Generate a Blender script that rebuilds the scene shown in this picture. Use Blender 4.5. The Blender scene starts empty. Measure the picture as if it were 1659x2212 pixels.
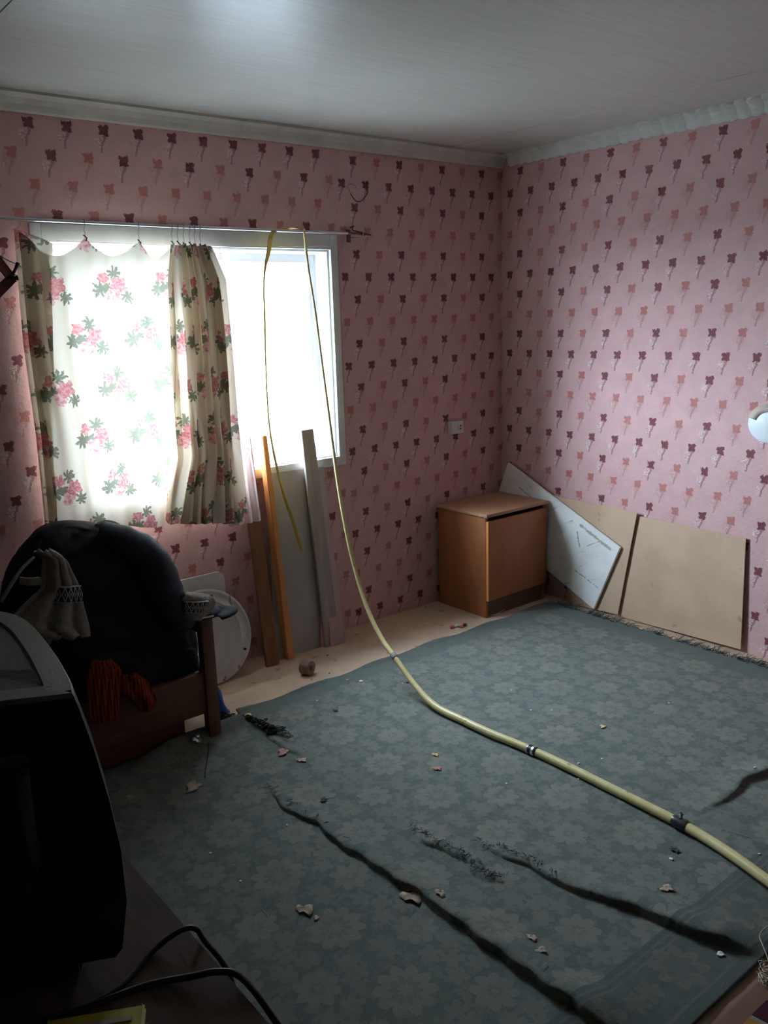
import bpy, bmesh, math, random
import numpy as np
from mathutils import Vector, Matrix, noise as mnoise

random.seed(7)
rng = np.random.RandomState(11)
SC = bpy.context.scene
COL = SC.collection

# ------------------------------------------------------------------ camera
F_PX, YAW, PITCH, ROLL = 1836.75, 0.6757, -0.2273, -0.0321
CAM = Vector((-3.6736, -3.4497, 1.6105))
W_PX, H_PX = 1659.0, 2212.0
_f = Vector((math.sin(YAW)*math.cos(PITCH), math.cos(YAW)*math.cos(PITCH), math.sin(PITCH)))
_r0 = Vector((math.cos(YAW), -math.sin(YAW), 0))
_u0 = _r0.cross(_f)
CR = _r0*math.cos(ROLL) + _u0*math.sin(ROLL)
CU = -_r0*math.sin(ROLL) + _u0*math.cos(ROLL)
cam_data = bpy.data.cameras.new('camera')
cam = bpy.data.objects.new('camera', cam_data)
COL.objects.link(cam)
cam.matrix_world = Matrix(((CR.x, CU.x, -_f.x, CAM.x), (CR.y, CU.y, -_f.y, CAM.y), (CR.z, CU.z, -_f.z, CAM.z), (0, 0, 0, 1)))
cam_data.sensor_fit = 'VERTICAL'
cam_data.sensor_height = 24.0
cam_data.lens = 24.0*F_PX/H_PX
cam_data.clip_start = 0.02
SC.camera = cam

# ------------------------------------------------------------------ light: overcast daylight through the window
world = bpy.data.worlds.new('overcast_sky')
SC.world = world
world.use_nodes = True
wn = world.node_tree
bg = wn.nodes['Background']
bg.inputs['Color'].default_value = (0.82, 0.98, 1.22, 1)
bg.inputs['Strength'].default_value = 30.0
# hazy overcast: one broad, smooth brightening of the sky around the veiled sun
_tc = wn.nodes.new('ShaderNodeTexCoord')
_dp = wn.nodes.new('ShaderNodeVectorMath'); _dp.operation = 'DOT_PRODUCT'
wn.links.new(_tc.outputs['Generated'], _dp.inputs[0])
_dp.inputs[1].default_value = Vector((-.60, .58, .58)).normalized()
_mr = wn.nodes.new('ShaderNodeMapRange'); _mr.interpolation_type = 'SMOOTHSTEP'
_mr.inputs['From Min'].default_value = .05; _mr.inputs['From Max'].default_value = 1.0
_mr.inputs['To Min'].default_value = 9.0; _mr.inputs['To Max'].default_value = 78.0
wn.links.new(_dp.outputs['Value'], _mr.inputs['Value'])
wn.links.new(_mr.outputs['Result'], bg.inputs['Strength'])
pd = bpy.data.lights.new('window_portal', 'AREA')
pd.shape = 'RECTANGLE'; pd.size = 1.46; pd.size_y = 1.12
pd.cycles.is_portal = True
po = bpy.data.objects.new('window_portal', pd)
COL.objects.link(po)
po.location = (-1.865, 0.27, 1.43)
po.rotation_euler = (math.radians(-90), 0, 0)      # faces into the room
SC.view_settings.view_transform = 'Standard'
SC.view_settings.look = 'None'
SC.view_settings.gamma = 1.0
SC.view_settings.exposure = 0.0
SC.view_settings.use_curve_mapping = False
SC.cycles.max_bounces = 9
SC.cycles.diffuse_bounces = 5
SC.cycles.glossy_bounces = 3
SC.cycles.transparent_max_bounces = 12
SC.cycles.transmission_bounces = 6
SC.cycles.sample_clamp_indirect = 6.0
SC.cycles.caustics_reflective = False
SC.cycles.caustics_refractive = False

# ------------------------------------------------------------------ helpers
def at(px, py, ax, val):
    """the point of the room plane (axis ax = val) seen at a photograph pixel"""
    d = _f + CR*((px-W_PX/2)/F_PX) - CU*((py-H_PX/2)/F_PX)
    t = (val-CAM[ax])/d[ax]
    return CAM + d*t

def setp(o, label=None, cat=None, group=None, kind=None):
    if label: o['label'] = label
    if cat: o['category'] = cat
    if group: o['group'] = group
    if kind: o['kind'] = kind
    return o

def empty(name, loc, label, cat, group=None):
    o = bpy.data.objects.new(name, None)
    COL.objects.link(o)
    o.location = loc
    o.empty_display_size = 0.05
    return setp(o, label, cat, group)

def mesh_obj(name, verts, faces, mat=None, parent=None, smooth=False, uv=None, sharp=None):
    me = bpy.data.meshes.new(name)
    me.from_pydata([tuple(v) for v in verts], [], faces)
    me.update()
    if smooth:
        me.polygons.foreach_set('use_smooth', [True]*len(me.polygons))
        if sharp is not None:
            me.set_sharp_from_angle(angle=math.radians(sharp))
    if uv is not None:
        l = me.uv_layers.new(name='UVMap')
        idx = np.empty(len(me.loops), dtype=np.int32)
        me.loops.foreach_get('vertex_index', idx)
        l.data.foreach_set('uv', np.asarray(uv, dtype=np.float32)[idx].ravel())
    o = bpy.data.objects.new(name, me)
    COL.objects.link(o)
    if mat: me.materials.append(mat)
    if parent is not None:
        o.parent = parent
        o.matrix_parent_inverse = Matrix.Translation(-Vector(parent_loc(parent)))
        o.matrix_parent_inverse = Matrix.Identity(4)
        off = Vector(parent_loc(parent))
        if off.length > 0:
            me.transform(Matrix.Translation(-off))
    return o

def parent_loc(p):
    v = Vector((0, 0, 0))
    while p is not None:
        v += p.location
        p = p.parent
    return v

def from_bm(name, bm, mat=None, parent=None, smooth=False, sharp=None):
    bm.verts.ensure_lookup_table()
    bm.normal_update()
    V = [v.co.copy() for v in bm.verts]
    for i, v in enumerate(bm.verts): v.index = i
    Fc = [[v.index for v in f.verts] for f in bm.faces]
    bm.free()
    return mesh_obj(name, V, Fc, mat, parent, smooth, None, sharp)

def bm_box(bm, lo, hi, bevel=0.0, seg=2, M=None):
    r = bmesh.ops.create_cube(bm, size=1)
    vs = r['verts']
    for v in vs:
        v.co = Vector([lo[i] + (v.co[i]+0.5)*(hi[i]-lo[i]) for i in range(3)])
        if M is not None: v.co = M @ v.co
    if bevel > 0:
        es = list({e for v in vs for e in v.link_edges})
        bmesh.ops.bevel(bm, geom=es, offset=bevel, segments=seg, affect='EDGES', profile=0.5)

def box(name, lo, hi, mat, parent=None, bevel=0.0, M=None):
    bm = bmesh.new(); bm_box(bm, lo, hi, bevel, M=M)
    return from_bm(name, bm, mat, parent, smooth=bevel > 0, sharp=40)

def slab(name, A, U, V, t, mat, parent=None, bevel=0.002, nseg=1):
    """board with one corner A, edges U and V and thickness t against the camera side"""
    A, U, V = Vector(A), Vector(U), Vector(V)
    n = U.cross(V).normalized()
    if n.dot(CAM-A) < 0: n = -n
    u, v = U.normalized(), V.normalized()
    bm = bmesh.new()
    r = bmesh.ops.create_cube(bm, size=1)
    for w in r['verts']:
        a, b, c = w.co + Vector((0.5, 0.5, 0.5))
        w.co = A + U*a + V*b - n*t*c
    if bevel: bmesh.ops.bevel(bm, geom=bm.edges[:], offset=bevel, segments=2, affect='EDGES')
    bmesh.ops.recalc_face_normals(bm, faces=bm.faces[:])
    return from_bm(name, bm, mat, parent, smooth=True, sharp=35)

def catmull(P, n=8):
    P = [Vector(p) for p in P]
    Q = [P[0]*2-P[1]] + P + [P[-1]*2-P[-2]]
    out = []
    for i in range(1, len(Q)-2):
        for k in range(n):
            t = k/n
            a, b, c, d = Q[i-1], Q[i], Q[i+1], Q[i+2]
            out.append(0.5*((2*b)+(c-a)*t+(2*a-5*b+4*c-d)*t*t+(3*b-a-3*c+d)*t**3))
    out.append(Q[-2])
    return out

def tube_geo(path, rad, seg=8, flat=None, cap=True):
    """rad: number or list; flat: list of (width factor, twist) for a strap-like section"""
    path = [Vector(p) for p in path]
    n = len(path)
    if not hasattr(rad, '__len__'): rad = [rad]*n
    T = []
    for i in range(n):
        T.append((path[min(i+1, n-1)]-path[max(i-1, 0)]).normalized())
    nrm = T[0].orthogonal().normalized()
    V, Fc = [], []
    for i in range(n):
        nrm = (nrm - T[i]*nrm.dot(T[i])).normalized()
        b = T[i].cross(nrm)
        for k in range(seg):
            a = 2*math.pi*k/seg
            V.append(path[i] + (nrm*math.cos(a)+b*math.sin(a))*rad[i])
    for i in range(n-1):
        for k in range(seg):
            Fc.append([i*seg+k, i*seg+(k+1) % seg, (i+1)*seg+(k+1) % seg, (i+1)*seg+k])
    if cap:
        Fc.append(list(range(seg))[::-1]); Fc.append([(n-1)*seg+k for k in range(seg)])
    return V, Fc

def tube(name, path, rad, mat, parent=None, seg=8, smooth_path=0):
    if smooth_path:
        if hasattr(rad, '__len__'):
            R = []
            for i in range(len(path)-1):
                for k in range(smooth_path): R.append(rad[i]+(rad[i+1]-rad[i])*k/smooth_path)
            R.append(rad[-1]); rad = R
        path = catmull(path, smooth_path)
    V, Fc = tube_geo(path, rad, seg)
    return mesh_obj(name, V, Fc, mat, parent, smooth=True, sharp=50)

def join_geo(parts):
    V, Fc = [], []
    for v, f in parts:
        o = len(V); V += list(v); Fc += [[i+o for i in q] for q in f]
    return V, Fc

def ribbon(name, path, widths, dirs, thick, mat, parent=None):
    """thin strap following path; dirs = width direction per point"""
    V, Fc = [], []
    n = len(path)
    for i in range(n):
        p = Vector(path[i]); t = (Vector(path[min(i+1, n-1)])-Vector(path[max(i-1, 0)])).normalized()
        w = Vector(dirs[i]); w = (w-t*w.dot(t)).normalized(); m = t.cross(w)
        for a, b in ((-.5, -.5), (0, -.8), (.5, -.5), (.5, .5), (0, .2), (-.5, .5)):
            V.append(p + w*widths[i]*a + m*thick*b)
    for i in range(n-1):
        for k in range(6):
            Fc.append([i*6+k, i*6+(k+1) % 6, (i+1)*6+(k+1) % 6, (i+1)*6+k])
    Fc.append([0, 1, 2, 3, 4, 5]); Fc.append([(n-1)*6+k for k in range(6)][::-1])
    return V, Fc

def lathe(prof, seg=32):
    V, Fc = [], []
    for r, z in prof:
        for k in range(seg):
            a = 2*math.pi*k/seg
            V.append(Vector((r*math.cos(a), r*math.sin(a), z)))
    m = len(prof)
    for i in range(m-1):
        for k in range(seg):
            Fc.append([i*seg+k, i*seg+(k+1) % seg, (i+1)*seg+(k+1) % seg, (i+1)*seg+k])
    Fc.append(list(range(seg))[::-1]); Fc.append([(m-1)*seg+k for k in range(seg)])
    return V, Fc

def xf(geo, M):
    return [M @ Vector(v) for v in geo[0]], geo[1]

# ------------------------------------------------------------------ node expressions
class S:
    nt = None
    def __init__(self, s): self.s = s
    def _m(op, *a):
        n = S.nt.nodes.new('ShaderNodeMath'); n.operation = op
        for i, x in enumerate(a):
            if isinstance(x, S): S.nt.links.new(x.s, n.inputs[i])
            else: n.inputs[i].default_value = float(x)
        return S(n.outputs[0])
    def __add__(a, b): return S._m('ADD', a, b)
    __radd__ = __add__
    def __sub__(a, b): return S._m('SUBTRACT', a, b)
    def __rsub__(a, b): return S._m('SUBTRACT', b, a)
    def __mul__(a, b): return S._m('MULTIPLY', a, b)
    __rmul__ = __mul__
    def __truediv__(a, b): return S._m('DIVIDE', a, b)
def m1(op, *a): return S._m(op, *a)
def floor_(a): return m1('FLOOR', a)
def fract(a): return m1('FRACT', a)
def sstep(a, lo, hi):
    n = S.nt.nodes.new('ShaderNodeMapRange'); n.interpolation_type = 'SMOOTHSTEP'
    S.nt.links.new(a.s, n.inputs['Value'])
    n.inputs['From Min'].default_value = lo; n.inputs['From Max'].default_value = hi
    return S(n.outputs['Result'])
def mx(a, b): return m1('MAXIMUM', a, b)
def mn(a, b): return m1('MINIMUM', a, b)
def noise(vec, scale, detail=2, rough=.5, w=None, dist=0):
    n = S.nt.nodes.new('ShaderNodeTexNoise')
    n.inputs['Scale'].default_value = scale; n.inputs['Detail'].default_value = detail
    n.inputs['Roughness'].default_value = rough; n.inputs['Distortion'].default_value = dist
    if vec is not None: S.nt.links.new(vec, n.inputs['Vector'])
    return S(n.outputs['Fac'])
def comb(x, y, z=0):
    n = S.nt.nodes.new('ShaderNodeCombineXYZ')
    for i, v in enumerate((x, y, z)):
        if isinstance(v, S): S.nt.links.new(v.s, n.inputs[i])
        else: n.inputs[i].default_value = v
    return n.outputs[0]
def mixc(f, a, b):
    n = S.nt.nodes.new('ShaderNodeMix'); n.data_type = 'RGBA'
    if isinstance(f, S): S.nt.links.new(f.s, n.inputs['Factor'])
    else: n.inputs['Factor'].default_value = f
    for k, v in (('A', a), ('B', b)):
        i = [q for q in n.inputs if q.name == k and q.type == 'RGBA'][0]
        if isinstance(v, tuple): i.default_value = (*v, 1) if len(v) == 3 else v
        else: S.nt.links.new(v, i)
    return [q for q in n.outputs if q.type == 'RGBA'][0]
def sep(vec):
    n = S.nt.nodes.new('ShaderNodeSeparateXYZ'); S.nt.links.new(vec, n.inputs[0])
    return S(n.outputs[0]), S(n.outputs[1]), S(n.outputs[2])
def bump(h, strength=.3, dist=.01):
    n = S.nt.nodes.new('ShaderNodeBump'); n.inputs['Strength'].default_value = strength
    n.inputs['Distance'].default_value = dist
    S.nt.links.new(h.s, n.inputs['Height'])
    return n.outputs[0]
def newmat(name):
    m = bpy.data.materials.new(name); m.use_nodes = True
    S.nt = m.node_tree
    b = m.node_tree.nodes['Principled BSDF']
    tc = m.node_tree.nodes.new('ShaderNodeTexCoord')
    return m, b, tc
def fin(b, col=None, rough=.6, normal=None, metal=0, spec=.5, sheen=0):
    if col is not None:
        if isinstance(col, tuple): b.inputs['Base Color'].default_value = (*col, 1)
        else: S.nt.links.new(col, b.inputs['Base Color'])
    if isinstance(rough, S): S.nt.links.new(rough.s, b.inputs['Roughness'])
    else: b.inputs['Roughness'].default_value = rough
    b.inputs['Metallic'].default_value = metal
    b.inputs['Specular IOR Level'].default_value = spec
    if sheen: b.inputs['Sheen Weight'].default_value = sheen
    if normal is not None: S.nt.links.new(normal, b.inputs['Normal'])

def mat_noisy(name, c1, c2, scale=8, rough=.6, detail=5, stretch=(1, 1, 1), bumps=0.1, bscale=60, metal=0, spec=.4, contrast=(.3, .7), spots=None):
    m, b, tc = newmat(name)
    x, y, z = sep(tc.outputs['Object'])
    v = comb(x*stretch[0], y*stretch[1], z*stretch[2])
    n = sstep(noise(v, scale, detail, .6), *contrast)
    col = mixc(n, c1, c2)
    if spots:
        col = mixc(sstep(noise(v, spots[1], 3, .6), spots[2], spots[2]+.06), col, spots[0])
    fin(b, col, rough, bump(noise(v, bscale, 4, .6), bumps, .004), metal, spec)
    return m

def star(u, v, cx, cy, r, k, amp, phase=0, jag=None):
    """petal-edged blob mask around (cx, cy)"""
    du, dv = u-cx, v-cy
    rr = m1('SQRT', du*du+dv*dv)
    th = m1('ARCTAN2', dv, du)
    lob = m1('ABSOLUTE', m1('COSINE', th*(k/2.0)+phase))
    R = (lob*amp+(1-amp))*r
    if jag is not None: R = R+jag
    return sstep(R-rr, -0.0012, 0.0018)

# ---- wallpaper
def wallpaper(name, axis, sign, sets):
    """axis: object coordinate running along the wall; sets: [(limit, u0, z0, pitch)]"""
    m, b, tc = newmat(name)
    X = sep(tc.outputs['Object'])
    u, z = X[axis]*sign, X[2]
    PR = 0.1078
    if len(sets) == 1:
        u0, z0, pu = [S._m('ADD', v, 0) for v in sets[0][1:]]
    else:
        f = m1('GREATER_THAN', u, sets[0][0])
        u0, z0, pu = [f*(bb-aa)+aa for aa, bb in zip(sets[0][1:], sets[1][1:])]
    r = (z0+0.027-z)/PR
    ri = floor_(r)
    dz = 0.027-fract(r)*PR
    odd = m1('FLOORED_MODULO', ri, 2.0)
    m4 = m1('FLOORED_MODULO', ri, 4.0)
    uu = (u-u0)/pu+0.5+odd*0.5
    ci = floor_(uu)
    du = (fract(uu)-0.5)*pu
    cid = comb(ci, ri, 0)
    wnn = S.nt.nodes.new('ShaderNodeTexWhiteNoise'); wnn.noise_dimensions = '2D'
    S.nt.links.new(cid, wnn.inputs['Vector'])
    rnd = S(wnn.outputs['Value'])
    lightrow = m1('COMPARE', m4, 2.0, 0.1)
    evenc = 1-m1('FLOORED_MODULO', ci, 2.0)
    light = mx(lightrow, odd*evenc)
    P = comb(u, z, 0)
    jag = (noise(P, 105, 3, .65)-0.5)*0.030
    rr = m1('SQRT', du*du+dz*dz)
    th = m1('ARCTAN2', dz, du)
    lobes = m1('COSINE', th*4.0-math.radians(180))
    skew = m1('COSINE', th-math.radians(40))
    R = lobes*0.0046+skew*0.0036+0.0205+jag
    head = sstep(R-rr, -0.0008, 0.0015)
    # stem, curving down to the left
    t = mn(mx((-0.012-dz)/0.068, 0.0), 1.0)
    cxs = t*t*-0.016-t*0.004+m1('SINE', t*8.0)*0.0030+0.002
    wst = 0.0062-t*0.0026+(noise(P, 130, 2)-.5)*0.0150
    stem = sstep(wst-m1('ABSOLUTE', du-cxs), -0.0008, 0.0012)*m1('LESS_THAN', dz, -0.012)*m1('GREATER_THAN', dz, -0.080)
    # pale sprigs beside the stem
    sx, sz = du+0.020, dz+0.043
    blob = sstep(m1('SQRT', sx*sx+sz*sz*0.6), 0.024, 0.010)
    curl = m1('ABSOLUTE', noise(P, 70, 2, .6)-0.5)
    sprig = blob*sstep(curl, 0.050, 0.020)
    sprigd = blob*sstep(noise(comb(u+3.1, z, 0), 75, 3, .7), 0.53, 0.60)
    pinkb = sstep(m1('SQRT', (du+0.012)*(du+0.012)+(dz+0.028)*(dz+0.028)*0.8), 0.040, 0.012)
    fine = noise(P, 320, 3, .7)
    mott = noise(P, 9, 4, .6)
    base = mixc(sstep(mott, .35, .65), (.640, .385, .368), (.600, .355, .350))
    base = mixc(sstep(noise(comb(u+9, z, 0), 26, 4, .7), .45, .75)*0.25, base, (.66, .45, .44))
    base = mixc(pinkb*light*0.6, base, (.56, .29, .27))
    base = mixc(sprig*(1-light*0.6)*0.9, base, (.86, .70, .68))
    base = mixc(sprigd*(1-light*0.6)*0.7, base, (.34, .21, .22))
    base = mixc(sstep(noise(comb(u, z, 0), 17, 3, .6), .50, .66)*0.28, base, (.50, .36, .35))
    dark = mixc(rnd*0.6, (.155, .030, .040), (.20, .045, .05))
    lite = mixc(rnd, (.40, .115, .09), (.44, .15, .12))
    leaf = mixc(light, dark, lite)
    stemc = mixc(light, (.32, .155, .155), (.47, .26, .245))
    c = mixc(stem*0.8, base, stemc)
    c = mixc(head*(0.97-light*0.12), c, leaf)
    h = fine*0.45+sprig*1.0-stem*0.6-head*.3+noise(P, 60, 3, .6)*0.9
    fin(b, c, 0.62, bump(h, 0.55, 0.004), 0, 0.35)
    return m

M_wall_back = wallpaper('wallpaper_window_wall', 0, 1, [(-1.13, -2.541, 2.346-4*.1078, .1437), (None, -1.105, 1.797, .1455)])
M_wall_right = wallpaper('wallpaper_right_wall', 1, -1, [(None, .648, 1.376+.0, .1467)])
M_wall_other = mat_noisy('dark_brown_unseen_walls', (.055, .028, .02), (.07, .036, .026), 3, .8)  # unseen left and front walls, colour lowered to cut bounced light

# ---- rug
def rug_material():
    m, b, tc = newmat('green_rug')
    x, y, _ = sep(tc.outputs['UV'])
    P = comb(x, y, 0)
    CX, CY = .318, .288
    def cell(ox, oy):
        a, c = (x-ox)/CX+.5, (y-oy)/CY+.5
        return (fract(a)-.5)*CX, (fract(c)-.5)*CY
    jag = (noise(P, 60, 2, .6)-.5)*.016
    a1, b1 = cell(-1.298, -1.809)
    big = star(a1, b1, 0, 0, .082, 10, .28, 0, jag)
    ring = star(a1, b1, 0, 0, .046, 10, .45, .3, jag*0.6)-star(a1, b1, 0, 0, .022, 8, .5, .3, jag*0.4)
    a2, b2 = cell(-1.298+CX/2, -1.809+CY/2)
    med = star(a2, b2, 0, 0, .062, 8, .32, 0, jag)
    ring2 = star(a2, b2, 0, 0, .022, 8, .4, .3, jag*.5)-star(a2, b2, 0, 0, .010, 6, .3, .3)
    a3, b3 = cell(-1.298+CX/2, -1.809)
    a4, b4 = cell(-1.298, -1.809+CY/2)
    # paired leaves between the flowers
    a3a, b3a = m1('ABSOLUTE', a3), m1('ABSOLUTE', b3)
    lf = star(a3a, b3a, .035, .050, .034, 5, .5, .6, jag)
    lf = mx(lf, star(a3a, b3a, .012, .012, .018, 4, .5, .2, jag))
    a4a, b4a = m1('ABSOLUTE', a4), m1('ABSOLUTE', b4)
    lf = mx(lf, star(a4a, b4a, .050, .020, .032, 5, .5, 1.2, jag))
    mot = sstep(noise(P, 24, 3, .6), .50, .58)*0.55
    mot2 = sstep(noise(comb(x+4, y, 0), 40, 3, .6), .54, .60)*0.4
    flo = mx(big-ring*0.55, med-ring2*0.5)
    pat = mx(mx(flo, lf*0.72), mx(mot, mot2))
    # border along the front edge
    bo = m1('LESS_THAN', y, -2.385)
    bc = (fract((x+.06)/.30)-.5)*.30
    bflo = star(bc, y, 0, -2.485, .075, 8, .35, 0, jag)-star(bc, y, 0, -2.485, .045, 6, .4, 0, jag)*0.6
    bflo = mx(bflo, star(m1('ABSOLUTE', bc), y, .125, -2.485, .036, 6, .5, 0, jag)*.8)
    bflo = mx(bflo, mot*0.6)
    stripes = mx(sstep(m1('ABSOLUTE', y+2.405), .006, .002), mx(sstep(m1('ABSOLUTE', y+2.425), .005, .002), sstep(m1('ABSOLUTE', y+2.567), .006, .002)))
    bp = mx(bflo*m1('GREATER_THAN', y, -2.565), stripes*.8)
    pat = pat*(1-bo)+bp*bo*.75
    # plain selvedges
    edge = mx(sstep(y, -.64, -.56), sstep(x, -.30, -.20))
    pat = pat*(1-edge*0.85)
    grime = noise(P, 3.2, 4, .6)
    ground = mixc(sstep(grime, .35, .7), (.122, .150, .132), (.136, .154, .130))
    tone = mixc(sstep(noise(P, 5, 3, .6), .35, .65), (.238, .235, .190), (.208, .216, .178))
    bcol = mixc(sstep(noise(P, 30, 2), .4, .6), (.20, .19, .135), (.17, .165, .13))
    tone = mixc(bo, tone, bcol)
    ground = mixc(bo*0.6, ground, (.085, .10, .095))
    c = mixc(pat, ground, tone)
    fuzz = noise(P, 520, 3, .8)
    c = mixc(sstep(fuzz, .30, .75)*0.35, c, (.10, .12, .12))
    gr = noise(P, 170, 3, .8)
    c = mixc(sstep(gr, .50, .68)*.32, c, (.055, .065, .065))
    c = mixc(sstep(noise(comb(x+2, y+5, 0), 170, 3, .8), .56, .72)*.28, c, (.33, .34, .31))
    lint = sstep(noise(P, 380, 2, .9), .72, .76)
    c = mixc(lint*0.35, c, (.42, .42, .38))
    h = fuzz*0.8+pat*0.35+noise(P, 130, 3, .7)*0.5
    fin(b, c, .95, bump(h, .55, .004), 0, .15, sheen=.0)
    return m
M_rug = rug_material()

# ---- curtain
def curtain_material(name, base, trans, sheer=0.0, flowers=True):
    m, b, tc = newmat(name)
    nt = m.node_tree
    x, y, _ = sep(tc.outputs['UV'])
    P = comb(x, y, 0)
    if flowers:
        PX, PZ = .248, .193
        r = (y-.98+PZ/2)/PZ
        ri = floor_(r)
        v = (fract(r)-.5)*PZ
        odd = m1('FLOORED_MODULO', ri, 2.0)
        uu = (x-.09-odd*.135)/PX+.5
        u = (fract(uu)-.5)*PX
        u = u+(noise(P, 34, 2, .6)-.5)*.034
        v = v+(noise(comb(x+7, y+3, 0), 34, 2, .6)-.5)*.034
        j = (noise(P, 130, 2, .6)-.5)*.014
        pink1 = star(u, v, -.036, .036, .024, 5, .35, .3, j)
        pink2 = star(u, v, .030, .004, .036, 5, .35, 1.0, j)
        pale = star(u, v, .004, -.034, .032, 5, .30, .1, j)
        g = mx(star(u, v, .010, .052, .030, 7, .65, .2, j), star(u, v, -.052, -.010, .034, 7, .60, .9, j))
        g = mx(g, star(u, v, .062, -.040, .028, 7, .65, .5, j))
        g = mx(g, star(u, v, -.020, -.004, .024, 6, .5, .5, j))
        spr = sstep(noise(comb(x*.5, y, 0), 110, 3, .7), .62, .66)*sstep(m1('SQRT', u*u+v*v), .10, .05)
        g = mx(g, spr*.6)
        c = mixc(noise(P, 60, 2), (.27, .27, .18), (.16, .175, .14))
        c = mixc(g, base, c)
        pk = mixc(sstep(noise(P, 90, 2), .4, .6), (.50, .17, .17), (.62, .32, .30))
        c = mixc(pale, c, mixc(sstep(noise(P, 70, 2), .45, .6), (.74, .47, .44), (.56, .24, .25)))
        c = mixc(mx(pink1, pink2), c, pk)
    else:
        bl = sstep(noise(P, 14, 3, .6), .56, .64)
        c = mixc(bl*.7, base, (.72, .30, .26))
    weave = noise(comb(x*.25, y*2.2, 0), 260, 2, .6)
    nrm = bump(weave+noise(P, 30, 3)*.3, .25, .003)
    d = nt.nodes.new('ShaderNodeBsdfDiffuse'); t = nt.nodes.new('ShaderNodeBsdfTranslucent')
    nt.links.new(c, d.inputs['Color']); nt.links.new(c, t.inputs['Color'])
    nt.links.new(nrm, d.inputs['Normal'])
    mxs = nt.nodes.new('ShaderNodeMixShader'); mxs.inputs[0].default_value = trans
    nt.links.new(d.outputs[0], mxs.inputs[1]); nt.links.new(t.outputs[0], mxs.inputs[2])
    out = nt.nodes['Material Output']
    last = mxs
    if sheer > 0:
        tr = nt.nodes.new('ShaderNodeBsdfTransparent')
        m2 = nt.nodes.new('ShaderNodeMixShader'); m2.inputs[0].default_value = sheer
        nt.links.new(mxs.outputs[0], m2.inputs[1]); nt.links.new(tr.outputs[0], m2.inputs[2])
        last = m2
    nt.links.new(last.outputs[0], out.inputs['Surface'])
    nt.nodes.remove(b)
    return m
M_curtain = curtain_material('floral_curtain', (.80, .72, .58), .20)
M_sheer = curtain_material('pink_sheer_curtain', (.80, .70, .68), .30, .30, flowers=False)

# ---- wood and others
def wood(name, c1, c2, along=2, rough=.45, scale=7, spec=.4):
    m, b, tc = newmat(name)
    X = list(sep(tc.outputs['Object']))
    X = [X[i]*(0.7 if i == along else 9.0) for i in range(3)]
    v = comb(*X)
    n = noise(v, scale, 5, .65)
    c = mixc(sstep(n, .3, .7), c1, c2)
    c = mixc(sstep(noise(v, scale*5, 3, .7), .55, .75)*.35, c, tuple(k*.55 for k in c1))
    fin(b, c, rough, bump(n, .15, .003), 0, spec)
    return m
M_beam = wood('orange_varnished_pine', (.54, .21, .06), (.62, .26, .08), 2, .5)
M_beam_dark = wood('rough_brown_timber', (.20, .08, .035), (.30, .125, .055), 2, .7)
M_greyplank = mat_noisy('weathered_grey_board', (.30, .25, .24), (.38, .33, .31), 6, .7, stretch=(6, 6, .6))
M_panel = mat_noisy('grey_hardboard', (.33, .305, .285), (.39, .365, .345), 5, .42, bumps=.06, spots=((.36, .37, .38), 120, .66))
M_strip = mat_noisy('pinkish_plastic_strip', (.42, .30, .30), (.50, .38, .37), 6, .5, stretch=(4, 4, .6))
M_cab = wood('cabinet_veneer', (.28, .098, .036), (.34, .125, .048), 2, .38)
M_cab_door = wood('cabinet_door_veneer', (.34, .115, .045), (.38, .135, .053), 2, .42)
M_cab_top = wood('cabinet_top_veneer', (.36, .185, .10), (.42, .22, .12), 0, .5)
M_plinth = mat_noisy('dark_plinth', (.10, .055, .035), (.13, .07, .045), 10, .6)
M_ply = mat_noisy('tan_hardboard', (.50, .34, .225), (.57, .40, .275), 4, .7, bumps=.06, spots=((.40, .26, .16), 9, .66))
M_ply_edge = mat_noisy('board_edge', (.36, .22, .13), (.44, .28, .17), 20, .8)
def whiteboard():
    m, b, tc = newmat('scuffed_white_paint')
    x, y, z = sep(tc.outputs['Object'])
    # scratches follow the long side of the board
    a = y*.90-z*.43; c = y*.43+z*.90
    v = comb(a*1.2, c*9, x)
    base = mixc(sstep(noise(comb(y, z, 0), 7, 5, .6), .3, .7), (.76, .76, .72), (.86, .86, .82))
    dirt = sstep(noise(v, 5, 5, .75), .60, .70)
    base = mixc(dirt*.8, base, (.30, .24, .18))
    sp = sstep(noise(comb(y, z, 0), 60, 3, .8), .66, .70)
    base = mixc(sp*.7, base, (.28, .22, .17))
    wob = (noise(comb(y, z, 0), 45, 3, .7)-.5)*.030
    for (p0, p1, wd_) in (((1254, 1134), (1318, 1186), .011), ((1247, 1150), (1253, 1180), .006), ((1232, 1222), (1292, 1268), .0025), ((1120, 1052), (1160, 1085), .003)):
        A1, B1 = at(*p0, 0, -.05), at(*p1, 0, -.05)
        d_ = B1-A1; L_ = math.hypot(d_.y, d_.z); dy_, dz_ = d_.y/L_, d_.z/L_
        t_ = mn(mx((y-A1.y)*dy_+(z-A1.z)*dz_, 0.0), L_)
        qy, qz = y-A1.y-t_*dy_, z-A1.z-t_*dz_
        dd = m1('SQRT', qy*qy+qz*qz)+wob
        base = mixc(sstep(dd, wd_, wd_*.3)*.8, base, (.33, .27, .21))
    fin(b, base, .5, bump(noise(v, 20, 4), .15, .003), 0, .4)
    return m
M_white_board = whiteboard()
M_lino = mat_noisy('beige_floorboard', (.50, .355, .245), (.60, .44, .31), 5, .75, bumps=.15, bscale=90, spots=((.34, .22, .15), 18, .64))
M_ceiling = None
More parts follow.
